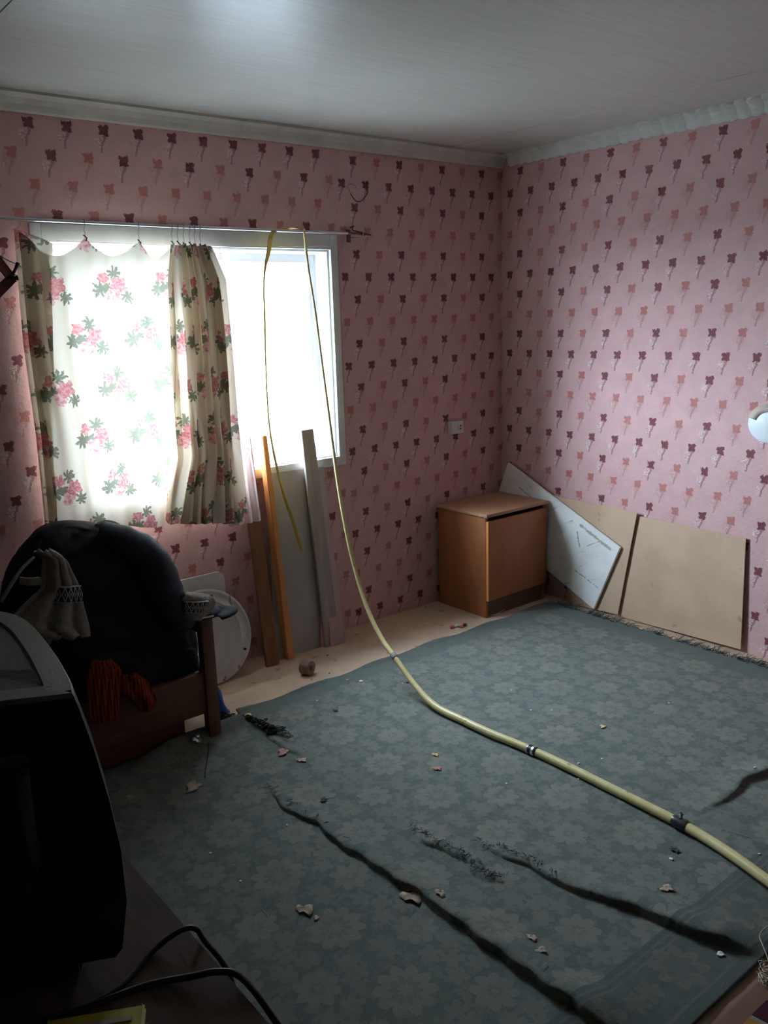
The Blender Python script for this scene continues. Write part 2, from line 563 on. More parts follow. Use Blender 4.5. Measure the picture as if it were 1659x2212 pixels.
def ceiling_mat():
    m, b, tc = newmat('streaked_white_ceiling')
    x, y, z = sep(tc.outputs['Object'])
    v = comb(x*.55, y*14, 0)
    n = noise(v, 5, 4, .6)
    big = noise(comb(x, y, 0), 1.6, 3, .6)
    c = mixc(sstep(n, .3, .7), (.56, .56, .50), (.655, .655, .59))
    c = mixc(sstep(big, .4, .7)*.25, c, (.50, .50, .45))
    fin(b, c, .34, bump(n, .10, .003), 0, .5)
    return m
M_ceiling = ceiling_mat()
M_cornice = mat_noisy('chalky_cornice', (.58, .58, .52), (.68, .68, .62), 12, .7, bumps=.2)
M_frame = mat_noisy('grey_white_paint', (.62, .64, .62), (.70, .72, .70), 10, .45, bumps=.08)
M_sash = mat_noisy('white_sash_paint', (.78, .79, .79), (.84, .85, .85), 10, .4, bumps=.05)
M_rod = mat_noisy('brushed_steel_rod', (.55, .56, .57), (.68, .69, .70), 30, .28, metal=.9, stretch=(.2, 4, 4), bumps=.02)
M_rust = mat_noisy('rusty_bracket', (.09, .045, .035), (.16, .08, .06), 40, .8)
M_hook = mat_noisy('dark_wire_hook', (.06, .055, .05), (.10, .09, .08), 40, .5, metal=.5)
M_hose = mat_noisy('yellow_plastic_hose', (.56, .47, .20), (.64, .55, .27), 18, .38, bumps=.12, bscale=90, spots=((.38, .30, .13), 30, .63))
M_strap = mat_noisy('yellow_hose_strip', (.46, .31, .06), (.54, .38, .09), 14, .45, bumps=.05)
M_tape = mat_noisy('black_tape', (.02, .02, .024), (.035, .035, .04), 40, .35)
M_foil = mat_noisy('silver_clamp', (.55, .57, .58), (.75, .77, .78), 60, .3, metal=.8, bumps=.3)
M_greytape = mat_noisy('grey_cloth_tape', (.20, .20, .19), (.28, .27, .26), 60, .6)
M_bench = wood('dark_bench_wood', (.115, .045, .022), (.15, .06, .028), 0, .55)
M_bench_post = wood('bench_post_wood', (.15, .065, .032), (.20, .088, .043), 2, .5)
M_jacket = mat_noisy('black_padded_cloth', (.006, .007, .010), (.011, .013, .018), 14, .75, bumps=.35, bscale=24, spec=.2)
M_navy = mat_noisy('navy_shell_cloth', (.014, .018, .030), (.026, .032, .048), 14, .6, bumps=.4, bscale=30, spec=.3)
M_fleece = mat_noisy('grey_fleece', (.22, .20, .17), (.30, .27, .235), 60, .95, bumps=.8, bscale=160, spec=.1)
M_disc = mat_noisy('grey_white_plastic_lid', (.56, .54, .52), (.66, .64, .62), 6, .45, bumps=.1, stretch=(1, 1, .5), spots=((.28, .26, .25), 22, .66))
M_blue = mat_noisy('blue_plastic_bag', (.012, .060, .26), (.02, .085, .34), 12, .35, bumps=.4, bscale=25)
M_tvblack = mat_noisy('black_tv_plastic', (.008, .008, .009), (.012, .012, .013), 30, .5, bumps=.05)
M_tvgrey = mat_noisy('grey_tv_plastic', (.16, .172, .178), (.20, .213, .22), 220, .42, bumps=.25, bscale=300)
M_tvmid = mat_noisy('dark_grey_tv_plastic', (.045, .05, .052), (.06, .065, .068), 220, .5, bumps=.2, bscale=300)
M_glassdark = mat_noisy('dark_tv_screen', (.008, .009, .010), (.010, .011, .012), 3, .15)
M_table = mat_noisy('dark_table_top', (.065, .043, .032), (.088, .060, .046), 9, .85, spec=.12, stretch=(5, .6, 5), bumps=.1, spots=((.05, .035, .03), 12, .62))
M_cable = mat_noisy('black_cable', (.010, .010, .012), (.018, .018, .02), 30, .35)
M_yellow = mat_noisy('yellow_tin_paint', (.42, .36, .04), (.55, .48, .07), 12, .4, bumps=.2, spots=((.45, .42, .30), 30, .6))
M_leaf = mat_noisy('dry_leaf', (.30, .22, .15), (.42, .33, .24), 60, .8, bumps=.3, bscale=120)
M_leafred = mat_noisy('red_dry_leaf', (.32, .16, .11), (.42, .24, .18), 60, .8, bumps=.3, bscale=120)
M_leafyellow = mat_noisy('ochre_leaf', (.55, .38, .14), (.62, .45, .20), 60, .8)
M_twig = mat_noisy('dark_fibre', (.03, .028, .026), (.07, .06, .05), 60, .9)
M_paper = mat_noisy('pale_paper_scrap', (.62, .64, .66), (.75, .77, .79), 60, .8)
M_brown_tape = mat_noisy('brown_packing_tape', (.16, .10, .075), (.22, .14, .10), 40, .3, bumps=.1)
M_red = mat_noisy('red_wrapper', (.42, .06, .03), (.55, .10, .05), 60, .5)
M_socket = mat_noisy('socket_plastic', (.60, .57, .55), (.68, .65, .62), 20, .4)
M_soot = mat_noisy('dark_hole', (.03, .018, .016), (.05, .03, .027), 30, .8)
M_plate = mat_noisy('white_enamel', (.66, .71, .71), (.74, .79, .79), 12, .45, bumps=.1)
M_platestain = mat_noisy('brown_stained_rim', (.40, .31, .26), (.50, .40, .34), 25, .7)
M_darkred = mat_noisy('dark_red_painted_wood', (.085, .018, .014), (.13, .03, .022), 20, .5)
M_ground = mat_noisy('pale_yard_ground', (.42, .43, .42), (.52, .53, .52), .5, .9)
M_shed = mat_noisy('whitewashed_shed', (.70, .71, .70), (.78, .79, .78), 1.5, .8)
M_thread = mat_noisy('straw_thread', (.36, .31, .22), (.48, .42, .30), 60, .8)
M_fringe = mat_noisy('rug_fringe_yarn', (.055, .075, .078), (.10, .12, .115), 60, .95)
M_fringe_pale = mat_noisy('pale_fringe_yarn', (.30, .27, .23), (.40, .36, .30), 60, .95)
M_net = mat_noisy('black_netting', (.012, .012, .012), (.02, .02, .02), 60, .9)

def knit(name, c1, c2, horizontal=False, k=190):
    m, b, tc = newmat(name)
    x, y, z = sep(tc.outputs['Object'])
    w = m1('SINE', (z if horizontal else x)*k*2.6)*.5+.5
    r = m1('SINE', (x if horizontal else z)*900)*.5+.5
    fin(b, mixc(w*.7, c1, c2), .95, bump(w*.8+r*.3, .8, .004), 0, .1)
    return m
M_orange = knit('orange_ribbed_knit', (.27, .045, .016), (.15, .026, .010))
def nordic():
    m, b, tc = newmat('black_and_white_knit_band')
    x, y, _ = sep(tc.outputs['UV'])
    u = (fract(x*5)-.5)*2; v = (y-.5)*2
    d = m1('ABSOLUTE', m1('ABSOLUTE', u)+m1('ABSOLUTE', v)-.85)
    zig = sstep(d, .22, .14)
    dot = sstep(m1('ABSOLUTE', u)+m1('ABSOLUTE', v), .32, .24)
    edge = m1('GREATER_THAN', m1('ABSOLUTE', v), .86)
    f = mx(mx(zig, dot), edge)
    fin(b, mixc(f, (.03, .03, .035), (.36, .36, .35)), .95, bump(noise(tc.outputs['Object'], 220, 3), .6, .004), 0, .1)
    return m
M_nordic = nordic()
def rug2():
    m, b, tc = newmat('brown_runner_with_woven_blocks')
    x, y, _ = sep(tc.outputs['UV'])
    P = comb(x, y, 0)
    base = mixc(noise(P, 200, 3), (.19, .105, .07), (.25, .145, .10))
    inside = m1('LESS_THAN', y, -2.672)
    # woven blocks: maroon, green and ochre bars split by grey lines running across
    t = fract((x+y*.15+.33)/.26)
    c = mixc(m1('GREATER_THAN', t, .30), (.07, .018, .03), (.05, .10, .055))
    c = mixc(m1('GREATER_THAN', t, .55), c, (.10, .05, .03))
    c = mixc(m1('GREATER_THAN', t, .78), c, (.36, .20, .045))
    ln = mx(sstep(m1('ABSOLUTE', t-.30), .035, .02), mx(sstep(m1('ABSOLUTE', t-.55), .03, .02), sstep(m1('ABSOLUTE', t-.985), .03, .015)))
    c = mixc(ln, c, (.26, .24, .21))
    c = mixc(inside, base, c)
    fin(b, c, .95, bump(noise(P, 350, 3, .8), .6, .004), 0, .1)
    return m
M_rug2 = rug2()
def glassmat():
    m, b, tc = newmat('window_glass')
    nt = m.node_tree
    tr = nt.nodes.new('ShaderNodeBsdfTransparent'); tr.inputs[0].default_value = (.95, .97, .96, 1)
    gl = nt.nodes.new('ShaderNodeBsdfGlossy'); gl.inputs['Roughness'].default_value = .03
    mm = nt.nodes.new('ShaderNodeMixShader'); mm.inputs[0].default_value = .06
    nt.links.new(tr.outputs[0], mm.inputs[1]); nt.links.new(gl.outputs[0], mm.inputs[2])
    nt.links.new(mm.outputs[0], nt.nodes['Material Output'].inputs['Surface'])
    nt.nodes.remove(b)
    return m
M_glass = glassmat()

# ================================================================== the room
CZ = 2.45
X0, Y0 = -4.75, -5.3        # far left wall, wall behind the camera
wx0, wz1 = at(98, 515, 1, 0).x, 1.925
wx1 = at(722, 540, 1, 0).x
wz0 = .925
wx0 = -2.545; wx1 = -1.197
TH = .24

def struct(o): o['kind'] = 'structure'; return o
struct(box('floor', (X0, Y0, -.12), (0, 0, 0), M_lino))
struct(box('wall_right', (0, Y0, 0), (.2, TH, CZ), M_wall_right))
struct(box('wall_left', (X0-.2, Y0, 0), (X0, TH, CZ), M_wall_other))
struct(box('wall_front', (X0-.2, Y0-.2, 0), (.2, Y0, CZ), M_wall_other))
bm = bmesh.new()
bm_box(bm, (X0, 0, 0), (wx0, TH, CZ)); bm_box(bm, (wx1, 0, 0), (0, TH, CZ))
bm_box(bm, (wx0, 0, 0), (wx1, TH, wz0)); bm_box(bm, (wx0, 0, wz1), (wx1, TH, CZ))
struct(from_bm('wall_back', bm, M_wall_back))
ceil = struct(box('ceiling', (X0-.2, Y0-.2, CZ+.004), (.2, TH, CZ+.15), M_ceiling))
xs = [-4.75, -4.05, -2.85, -1.65, -.42, 0]
for i in range(5):
    box('panel', (xs[i]+.0015, Y0+.01, CZ-.006+.0012*(i % 2)), (xs[i+1]-.0015, -.002, CZ+.004), M_ceiling, ceil)

# cornices: a coved moulding; the one on the right wall is ribbed
def cornice(name, p0, p1, inward, ribs):
    prof = [(0, 0), (.0, -.066), (.010, -.066), (.014, -.060), (.020, -.040), (.034, -.022), (.050, -.014), (.058, -.010), (.058, 0)]
    p0, p1 = Vector(p0), Vector(p1); L = (p1-p0).length; d = (p1-p0)/L
    n = int(L/.008) if ribs else 2
    V, Fc = [], []
    for i in range(n+1):
        s = L*i/n
        k = 1+(.20*abs(math.sin(math.pi*s/.060))-.12 if ribs else 0)
        for a, b in prof:
            V.append(p0+d*s+Vector(inward)*a*k+Vector((0, 0, b*(1+(k-1)*.5))))
    m = len(prof)
    for i in range(n):
        for j in range(m):
            Fc.append([i*m+j, i*m+(j+1) % m, (i+1)*m+(j+1) % m, (i+1)*m+j])
    Fc.append(list(range(m))); Fc.append([n*m+j for j in range(m)][::-1])
    return struct(mesh_obj(name, V, Fc, M_cornice))
cornice('trim_1', (X0, -.0005, CZ-.006), (-.002, -.0005, CZ-.006), (0, -1, 0), False)
cornice('trim_2', (-.0005, -.06, CZ-.006), (-.0005, Y0, CZ-.006), (-1, 0, 0), True)

# window: painted casing on the wall, deep lining, sashes and panes
win = bpy.data.objects.new('window_1', None); COL.objects.link(win); win['kind'] = 'structure'
win.location = (-1.87, 0, wz0)
bm = bmesh.new()
fw = .040
bm_box(bm, (wx0-fw, -.020, wz0-.042), (wx0+.002, .0, wz1+.065), .003)
bm_box(bm, (wx1-.002, -.020, wz0-.042), (wx1+fw, .0, wz1+.065), .003)
bm_box(bm, (wx0+.002, -.021, wz1-.003), (wx1-.002, .0, wz1+.066), .003)
bm_box(bm, (wx0+.002, -.021, wz0-.043), (wx1-.002, .0, wz0+.003), .003)
from_bm('window_frame', bm, M_frame, win, True, 40)
bm = bmesh.new()
lt = .012
bm_box(bm, (wx0, 0, wz0), (wx0+lt, TH, wz1)); bm_box(bm, (wx1-lt, 0, wz0), (wx1, TH, wz1))
bm_box(bm, (wx0+lt, 0, wz0), (wx1-lt, TH, wz0+lt)); bm_box(bm, (wx0+lt, 0, wz1-lt), (wx1-lt, TH, wz1))
from_bm('window_lining', bm, M_sash, win)
def sash(x0, x1, y, z0, z1, w, mat):
    bm = bmesh.new()
    bm_box(bm, (x0, y, z0), (x0+w, y+.03, z1), .003); bm_box(bm, (x1-w, y, z0), (x1, y+.03, z1), .003)
    bm_box(bm, (x0+w, y, z0), (x1-w, y+.03, z0+w), .003); bm_box(bm, (x0+w, y, z1-w), (x1-w, y+.03, z1), .003)
    s = from_bm('sash', bm, mat, win, True, 40)
    g = box('pane', (x0+w-.004, y+.012, z0+w-.004), (x1-w+.004, y+.016, z1-w+.004), M_glass, s)
    return s
a, b_ = wx0+lt+.004, wx1-lt-.004
mid = (a+b_)/2
sash(a, mid-.002, .10, wz0+lt+.004, wz1-lt-.004, .040, M_sash)
sash(mid+.002, b_, .10, wz0+lt+.004, wz1-lt-.004, .040, M_sash)

# yard outside
setp(box('ground', (-40, .6, -1.3), (40, 60, -1.0), M_ground), kind='structure')

# ================================================================== rug
def ridge_fn(X, Y, pts, h, near, far, shift, side=-1, wob=.01, seed=0):
    """fold along polyline pts (steep on the side given); returns dz, dx, dy"""
    P = np.array(pts)
    best = np.full(X.shape, 1e9); sd = np.zeros_like(X); tt = np.zeros_like(X); nx = np.zeros_like(X); ny = np.zeros_like(X)
    L = np.r_[0, np.cumsum(np.hypot(*np.diff(P, axis=0).T))]
    for i in range(len(P)-1):
        a, b = P[i], P[i+1]; d = b-a; l = np.hypot(*d); d = d/l
        t = np.clip((X-a[0])*d[0]+(Y-a[1])*d[1], 0, l)
        qx, qy = X-(a[0]+d[0]*t), Y-(a[1]+d[1]*t)
        dist = np.hypot(qx, qy); s = qx*(-d[1])+qy*d[0]
        m = dist < best
        best[m] = dist[m]; sd[m] = (np.sign(s)*dist)[m]; tt[m] = (L[i]+t)[m]; nx[m] = -d[1]; ny[m] = d[0]
    sd = sd*side                     # positive = steep side
    sd = sd+wob*np.sin(tt*23+seed)*.5+wob*np.sin(tt*57+seed*2)*.35
    fade = np.clip(tt/.10, 0, 1)*np.clip((L[-1]-tt)/.10, 0, 1)
    if h[1] is None: fade = np.clip(tt/.15, 0, 1); hh = h[0]
    else: hh = h[0]+(h[1]-h[0])*tt/L[-1]
    prof = np.where(sd > 0, np.exp(-(sd/near)**2), np.exp(-(sd/far)**2))
    dz = hh*fade*prof
    g = np.exp(-((sd+.004)/(.014))**2)*fade*shift
    gx, gy = g*nx*side, g*ny*side
    return dz, gx, gy

def smooth_line(pts, n=5):
    return [tuple(v)[:2] for v in catmull([(a, b, 0) for a, b in pts], n)]
def fl(px): return [tuple(at(x, y, 2, .012))[:2] for x, y in px]
RX0, RX1, RY0, RY1 = -3.55, -.115, -2.605, -.487
st = .0085
nxr, nyr = int((RX1-RX0)/st), int((RY1-RY0)/st)
gx, gy = np.meshgrid(np.linspace(RX0, RX1, nxr), np.linspace(RY0, RY1, nyr))
UX, UY = gx.copy(), gy.copy()
mn2 = lambda s, a, b: np.array([[0.0]])
def fbm(X, Y, f, seed):
    r = np.random.RandomState(seed); out = np.zeros_like(X)
    for k in range(7):
        th = r.rand()*6.283; ff = f*(1+.9*r.rand()); ph = r.rand()*6.28
        out += np.sin((X*math.cos(th)+Y*math.sin(th))*ff+ph+1.3*np.sin((X*math.sin(th)-Y*math.cos(th))*ff*.6+ph*2))
    return out/7
Z = .012+.0030*fbm(gx, gy, 9, 1)+.0018*fbm(gx, gy, 26, 2)+.0010*fbm(gx, gy, 75, 3)
DX = np.zeros_like(gx); DY = np.zeros_like(gx)
folds = [
    (smooth_line(fl([(580, 1700), (640, 1755), (690, 1780), (760, 1835), (830, 1880), (915, 1930), (950, 1965), (1010, 2000), (1080, 2060), (1140, 2100), (1230, 2160), (1290, 2212), (1345, 2250)])), (.009, .034), .010, .065, .018, .010, 1),
    (smooth_line(fl([(1030, 1825), (1090, 1845), (1150, 1870), (1205, 1905), (1290, 1935), (1400, 1975), (1500, 2015), (1600, 2050), (1645, 2066)])), (.007, .036), .011, .070, .018, .006, 2),
    (smooth_line(fl([(885, 1790), (940, 1825), (1010, 1860), (1040, 1890), (1090, 1905)])), (.012, .010), .008, .035, .012, .012, 3),
    (smooth_line(fl([(1700, 1655), (1659, 1670), (1600, 1690), (1570, 1720), (1500, 1760)])), (.026, .004), .016, .05, .010, .006, 4),
    (smooth_line(fl([(712, 1470), (745, 1492), (780, 1512), (870, 1562)])), (.018, .006), .010, .035, .008, .006, 5),
    (smooth_line(fl([(560, 1580), (595, 1602), (635, 1625), (675, 1645)])), (.012, .008), .008, .03, .010, .006, 6),
    (smooth_line(fl([(745, 1875), (700, 1900), (675, 1925)])), (.008, .004), .03, .04, .0, .006, 7),
    (smooth_line(fl([(1110, 1690), (1070, 1715), (1040, 1735)])), (.005, .003), .01, .03, .0, .006, 8),
]
for i, (pts, h, near, far, shift, wob, sd_) in enumerate(folds):
    a0, a1 = Vector(pts[0]), Vector(pts[-1])
    d = (a1-a0); nrm = Vector((-d.y, d.x))
    mid_ = (a0+a1)/2
    # steep side looks away from the window
    toward = (Vector((-1.6, 1.0))-mid_)
    side = -1 if nrm.dot(toward) > 0 else 1
    dz, dx, dy = ridge_fn(gx, gy, pts, h, near, far, shift, side, wob, sd_)
    Z += dz; DX += dx; DY += dy
# wavy back edge, turned-up back corner near the bench post
edge = np.exp(-((RY1-gy)/.02)**2)
Z += edge*.006*(1+np.sin(gx*17))
DY += edge*.006*np.sin(gx*5+1)*np.clip((RY1-gy < .08), 0, 1)
cmask = (gx < -2.15)
roll = np.exp(-((gy-(-.60))/.035)**2)*np.clip((-2.12-gx)/.05, 0, 1)*np.clip((gx+2.62)/.15, 0, 1)
Z += roll*.045
XX, YY = gx+DX, gy+DY
verts = np.stack([XX, YY, np.maximum(Z, .004)], -1).reshape(-1, 3)
keep_q = []
idx = np.arange(nxr*nyr).reshape(nyr, nxr)
A_, B_, C_, D_ = idx[:-1, :-1].ravel(), idx[:-1, 1:].ravel(), idx[1:, 1:].ravel(), idx[1:, :-1].ravel()
cx = gx[:-1, :-1].ravel(); cy = gy[:-1, :-1].ravel()
jg = .010*np.sin(cx*61)+.006*np.sin(cx*143)
mask = ~((cx < -2.13) & (cy > -.575+jg))                    # the torn-off back left corner
mask &= ~((cx > -.13+.008*np.sin(cy*70)) & (cy < 9))
quads = np.stack([A_, B_, C_, D_], -1)[mask]
me = bpy.data.meshes.new('rug')
me.vertices.add(len(verts)); me.vertices.foreach_set('co', verts.astype(np.float32).ravel())
me.loops.add(len(quads)*4); me.loops.foreach_set('vertex_index', quads.astype(np.int32).ravel())
me.polygons.add(len(quads)); me.polygons.foreach_set('loop_start', np.arange(0, len(quads)*4, 4, dtype=np.int32))
me.update(calc_edges=True)
me.polygons.foreach_set('use_smooth', np.ones(len(quads), dtype=bool))
uvl = me.uv_layers.new(name='UVMap')
uv = np.stack([UX.ravel(), UY.ravel()], -1)[quads.ravel()]
uvl.data.foreach_set('uv', uv.astype(np.float32).ravel())
me.materials.append(M_rug); me.validate()
rug = bpy.data.objects.new('rug', me); COL.objects.link(rug)
md = rug.modifiers.new('thickness', 'SOLIDIFY'); md.thickness = .004; md.offset = 1
setp(rug, 'large worn grey green floral rug spread across most of the floor', 'rug')

# fringe of the rug beside the right wall (uncountable yarns)
def strands(name, n, posf, lenf, mat, parent, r=.0016, up=.01, kind='stuff'):
    parts = []
    for i in range(n):
        p = Vector(posf(i)); a = lenf(i)
        q = [p]
        for k in range(3):
            a = a + Vector((random.uniform(-.3, .3), random.uniform(-.5, .5), 0))*a.length
            q.append(q[-1]+a*.45+Vector((0, 0, random.uniform(-up, up))))
        q = [Vector((v.x, v.y, max(v.z, .003))) for v in q]
        parts.append(tube_geo(q, [r, r, r*.8, r*.5], 4, cap=False))
    V, Fc = join_geo(parts)
    o = mesh_obj(name, V, Fc, mat, parent, smooth=True)
    if kind: o['kind'] = kind
    return o
clumps = [(-.50-2.1*random.random(), random.uniform(.006, .03)) for _ in range(42)]
def fr_pos(i):
    c = random.choice(clumps)
    return (-.130+random.uniform(-.02, .012), max(min(c[0]+random.gauss(0, c[1]), -.495), -2.6), .010+random.uniform(0, .008))
strands('fringe', 620, fr_pos,
        lambda i: Vector((random.uniform(.005, .035), random.uniform(-.022, .022), .001)), M_fringe, rug)
strands('pale_fringe', 300, lambda i: (-.11+random.uniform(-.02, .02), -.52-2.0*random.random(), .010),
        lambda i: Vector((random.uniform(.02, .05), random.uniform(-.03, .03), .0)), M_fringe_pale, rug)
# frayed edges along the big folds
fr_pts = [folds[0][0], folds[2][0], folds[1][0][:16]]
def on_fold(k):
    P = fr_pts[k]; i = random.randrange(len(P)-1); t = random.random()
    return P[i][0]*(1-t)+P[i+1][0]*t, P[i][1]*(1-t)+P[i+1][1]*t
for k, n in ((0, 160), (1, 150), (2, 90)):
    def pf(i, k=k):
        x, y = on_fold(k)
        return (x+random.uniform(-.008, .02), y, .022+random.uniform(0, .012))
    strands('frayed_yarn', n, pf, lambda i: Vector((random.uniform(-.018, .004), random.uniform(-.012, .012), .001)), M_fringe, rug, r=.0010, up=.004)

# brown runner at the lower right
V, Fc, UV = [], [], []
n = 60
for j in range(n):
    for i in range(n):
        x = -2.45+1.65*i/(n-1); y = -3.5+.88*j/(n-1)
        z = .007+.0012*math.sin(x*31+y*9)+.001*math.sin(y*47)
        V.append((x, y, z)); UV.append((x, y))
for j in range(n-1):
    for i in range(n-1): Fc.append([j*n+i, j*n+i+1, (j+1)*n+i+1, (j+1)*n+i])
r2 = mesh_obj('rug', V, Fc, M_rug2, None, True, UV)
r2.modifiers.new('thickness', 'SOLIDIFY').thickness = .005
setp(r2, 'reddish brown woven runner with maroon and ochre bars at the lower right corner', 'rug')

# ================================================================== cabinet in the corner
CL, CRt, CF, CB, CH = -.545, -.070, -.414, -.03, .577
cab = empty('cabinet', (-.30, -.22, 0), 'small brown veneered cabinet with one door standing in the room corner', 'cabinet')
bm = bmesh.new()
bm_box(bm, (CL, CF+.018, 0), (CL+.018, CB, CH-.022), .001); bm_box(bm, (CRt-.018, CF+.018, 0), (CRt, CB, CH-.022), .001)
bm_box(bm, (CL+.018, CB-.01, .02), (CRt-.018, CB, CH-.022)); bm_box(bm, (CL+.018, CF+.03, .085), (CRt-.018, CB-.01, .10))
from_bm('body', bm, M_cab, cab, True, 35)
box('top', (CL-.012, CF-.004, CH-.018), (CRt+.004, CB+.004, CH), M_cab_top, cab, .003)
dr = box('door', (CL+.004, CF, .098), (CRt-.003, CF+.017, CH-.040), M_cab_door, cab, .002)
box('edge_band', (CL+.001, CF-.0012, .098), (CL+.006, CF+.016, CH-.040), M_beam, dr, 0)
box('plinth', (CL+.018, CF+.022, .0), (CRt-.018, CF+.036, .092), M_plinth, cab)
tube('cord', [(CL+.02, CF-.006, .020), (CL+.06, CF-.012, .019), (CL+.10, CF-.004, .022), (CL+.13, CF+.006, .022)], .0018, M_thread, None, 6, 4)
setp(bpy.data.objects['cord'], 'short pale string lying at the foot of the corner cabinet', 'string')

# white board leaning between cabinet and right wall
def xz(px, py, z_top=.80, xb=-.060, xt=-.044):
    """point on the leaning plane x = xb + (xt-xb) * z / z_top"""
    d = _f + CR*((px-W_PX/2)/F_PX) - CU*((py-H_PX/2)/F_PX)
    k = (xt-xb)/z_top
    t = (xb + k*CAM.z - CAM.x)/(d.x - k*d.z)
    return CAM + d*t
A = xz(1097, 1001); B = xz(1340, 1186); C = xz(1290, 1326)
U = (B-A); Vv = (C-B)
Vv = Vv-U.normalized()*Vv.dot(U.normalized())*.6
D = A+Vv
sh = max(0, D.y+.012)
bm = bmesh.new()
nn = U.cross(Vv).normalized()
if nn.x > 0: nn = -nn
cs = [A, B, B+Vv*.995, C+Vector((0, .03, 0)), A+Vv+U.normalized()*(sh+.03)]
cs = [A+Vector((0, -.004, 0)), B, B+Vv, Vector((A+Vv))]
# keep the far lower corner clear of the window wall
q = A+Vv
if q.y > -.012:
    e0 = A+Vv*((-.012-A.y)/(q.y-A.y)) if abs(q.y-A.y) > 1e-6 else A
    e1 = A+Vv+U*((q.y+.012)/(-U.y))
    cs = [A, B, B+Vv, e1, e0]
zmin = min(v.z for v in cs)
cs = [v-Vector((0, 0, zmin-.016)) for v in cs]
vb = [bm.verts.new(v-nn*.013) for v in cs]; vf = [bm.verts.new(v) for v in cs]
bm.faces.new(vf); bm.faces.new(vb[::-1])
for i in range(len(cs)):
    j = (i+1) % len(cs); bm.faces.new([vb[i], vb[j], vf[j], vf[i]])
bmesh.ops.recalc_face_normals(bm, faces=bm.faces[:])
bmesh.ops.bevel(bm, geom=bm.edges[:], offset=.003, segments=2, affect='EDGES')
o = from_bm('board', bm, M_white_board, None, True, 40)
setp(o, 'scuffed white board leaning aslant between the cabinet and the right wall', 'board', )

# tan hardboard sheets against the right wall
def sheet(px, xoff, t, mat, label, zlift=.0):
    pts = []
    for (a, b) in px:
        pts.append(xz(a, b, .6, xoff, xoff+.010))
    bm = bmesh.new()
    vb = [bm.verts.new(v+Vector((t, 0, 0))) for v in pts]; vf = [bm.verts.new(v) for v in pts]
    bm.faces.new(vf); bm.faces.new(vb[::-1])
    for i in range(len(pts)):
        j = (i+1) % len(pts); bm.faces.new([vb[i], vb[j], vf[j], vf[i]])
    bmesh.ops.recalc_face_normals(bm, faces=bm.faces[:])
    bmesh.ops.bevel(bm, geom=bm.edges[:], offset=.001, segments=1, affect='EDGES')
    o = from_bm('hardboard', bm, mat, None, False)
    zm = min(v.co.z for v in o.data.vertices)
    o.data.transform(Matrix.Translation((0, 0, -zm+.001)))
    return setp(o, label, 'board')
sheet([(1300, 1101), (1611, 1166), (1600, 1406), (1310, 1327)], -.024, .006, M_ply, 'wide tan hardboard sheet leaning on the pink right wall')
sheet([(1190, 1078), (1376, 1117), (1334, 1337), (1230, 1312)], -.040, .005, M_ply, 'tan hardboard sheet tucked behind the aslant white board')

# ================================================================== boards leaning below the window
def lean(px_bl, px_br, px_tl, px_tr, ytop, t, mat, name, label, cat, zb=0.0):
    bl, br = at(*px_bl, 2, zb), at(*px_br, 2, zb)
    tl, tr = at(*px_tl, 1, ytop), at(*px_tr, 1, ytop)
    br.y = bl.y = (bl.y+br.y)/2
    bm = bmesh.new()
    f = [bl, br, tr, tl]
    n_ = (br-bl).cross(tl-bl).normalized()
    if n_.dot(CAM-bl) < 0: n_ = -n_
    vf = [bm.verts.new(v) for v in f]; vb = [bm.verts.new(v-n_*t) for v in f]
    bm.faces.new(vf); bm.faces.new(vb[::-1])
    for i in range(4):
        j = (i+1) % 4; bm.faces.new([vb[i], vb[j], vf[j], vf[i]])
    bmesh.ops.recalc_face_normals(bm, faces=bm.faces[:])
    zm = min(v.co.z for v in bm.verts)
    for v in bm.verts: v.co.z += (-zm if v.co.z < .1 else 0)
    bmesh.ops.bevel(bm, geom=bm.edges[:], offset=.002, segments=2, affect='EDGES')
    o = from_bm(name, bm, mat, None, True, 40)
    return setp(o, label, cat)
lean((582, 1421), (706, 1404), (577, 1022), (700, 1008), -.034, .006, M_panel, 'hardboard', 'wide slate grey sheet leaning on the wall below the window', 'board')
lean((712, 1397), (748, 1388), (688, 1012), (699, 1008), -.030, .004, M_strip, 'plank', 'narrow pinkish strip behind the grey plank at the right of the grey sheet', 'plank')
lean((702, 1399), (737, 1390), (651, 930), (677, 926), -.050, .016, M_greyplank, 'plank', 'narrow weathered grey plank rising in front of the bare window pane', 'plank')
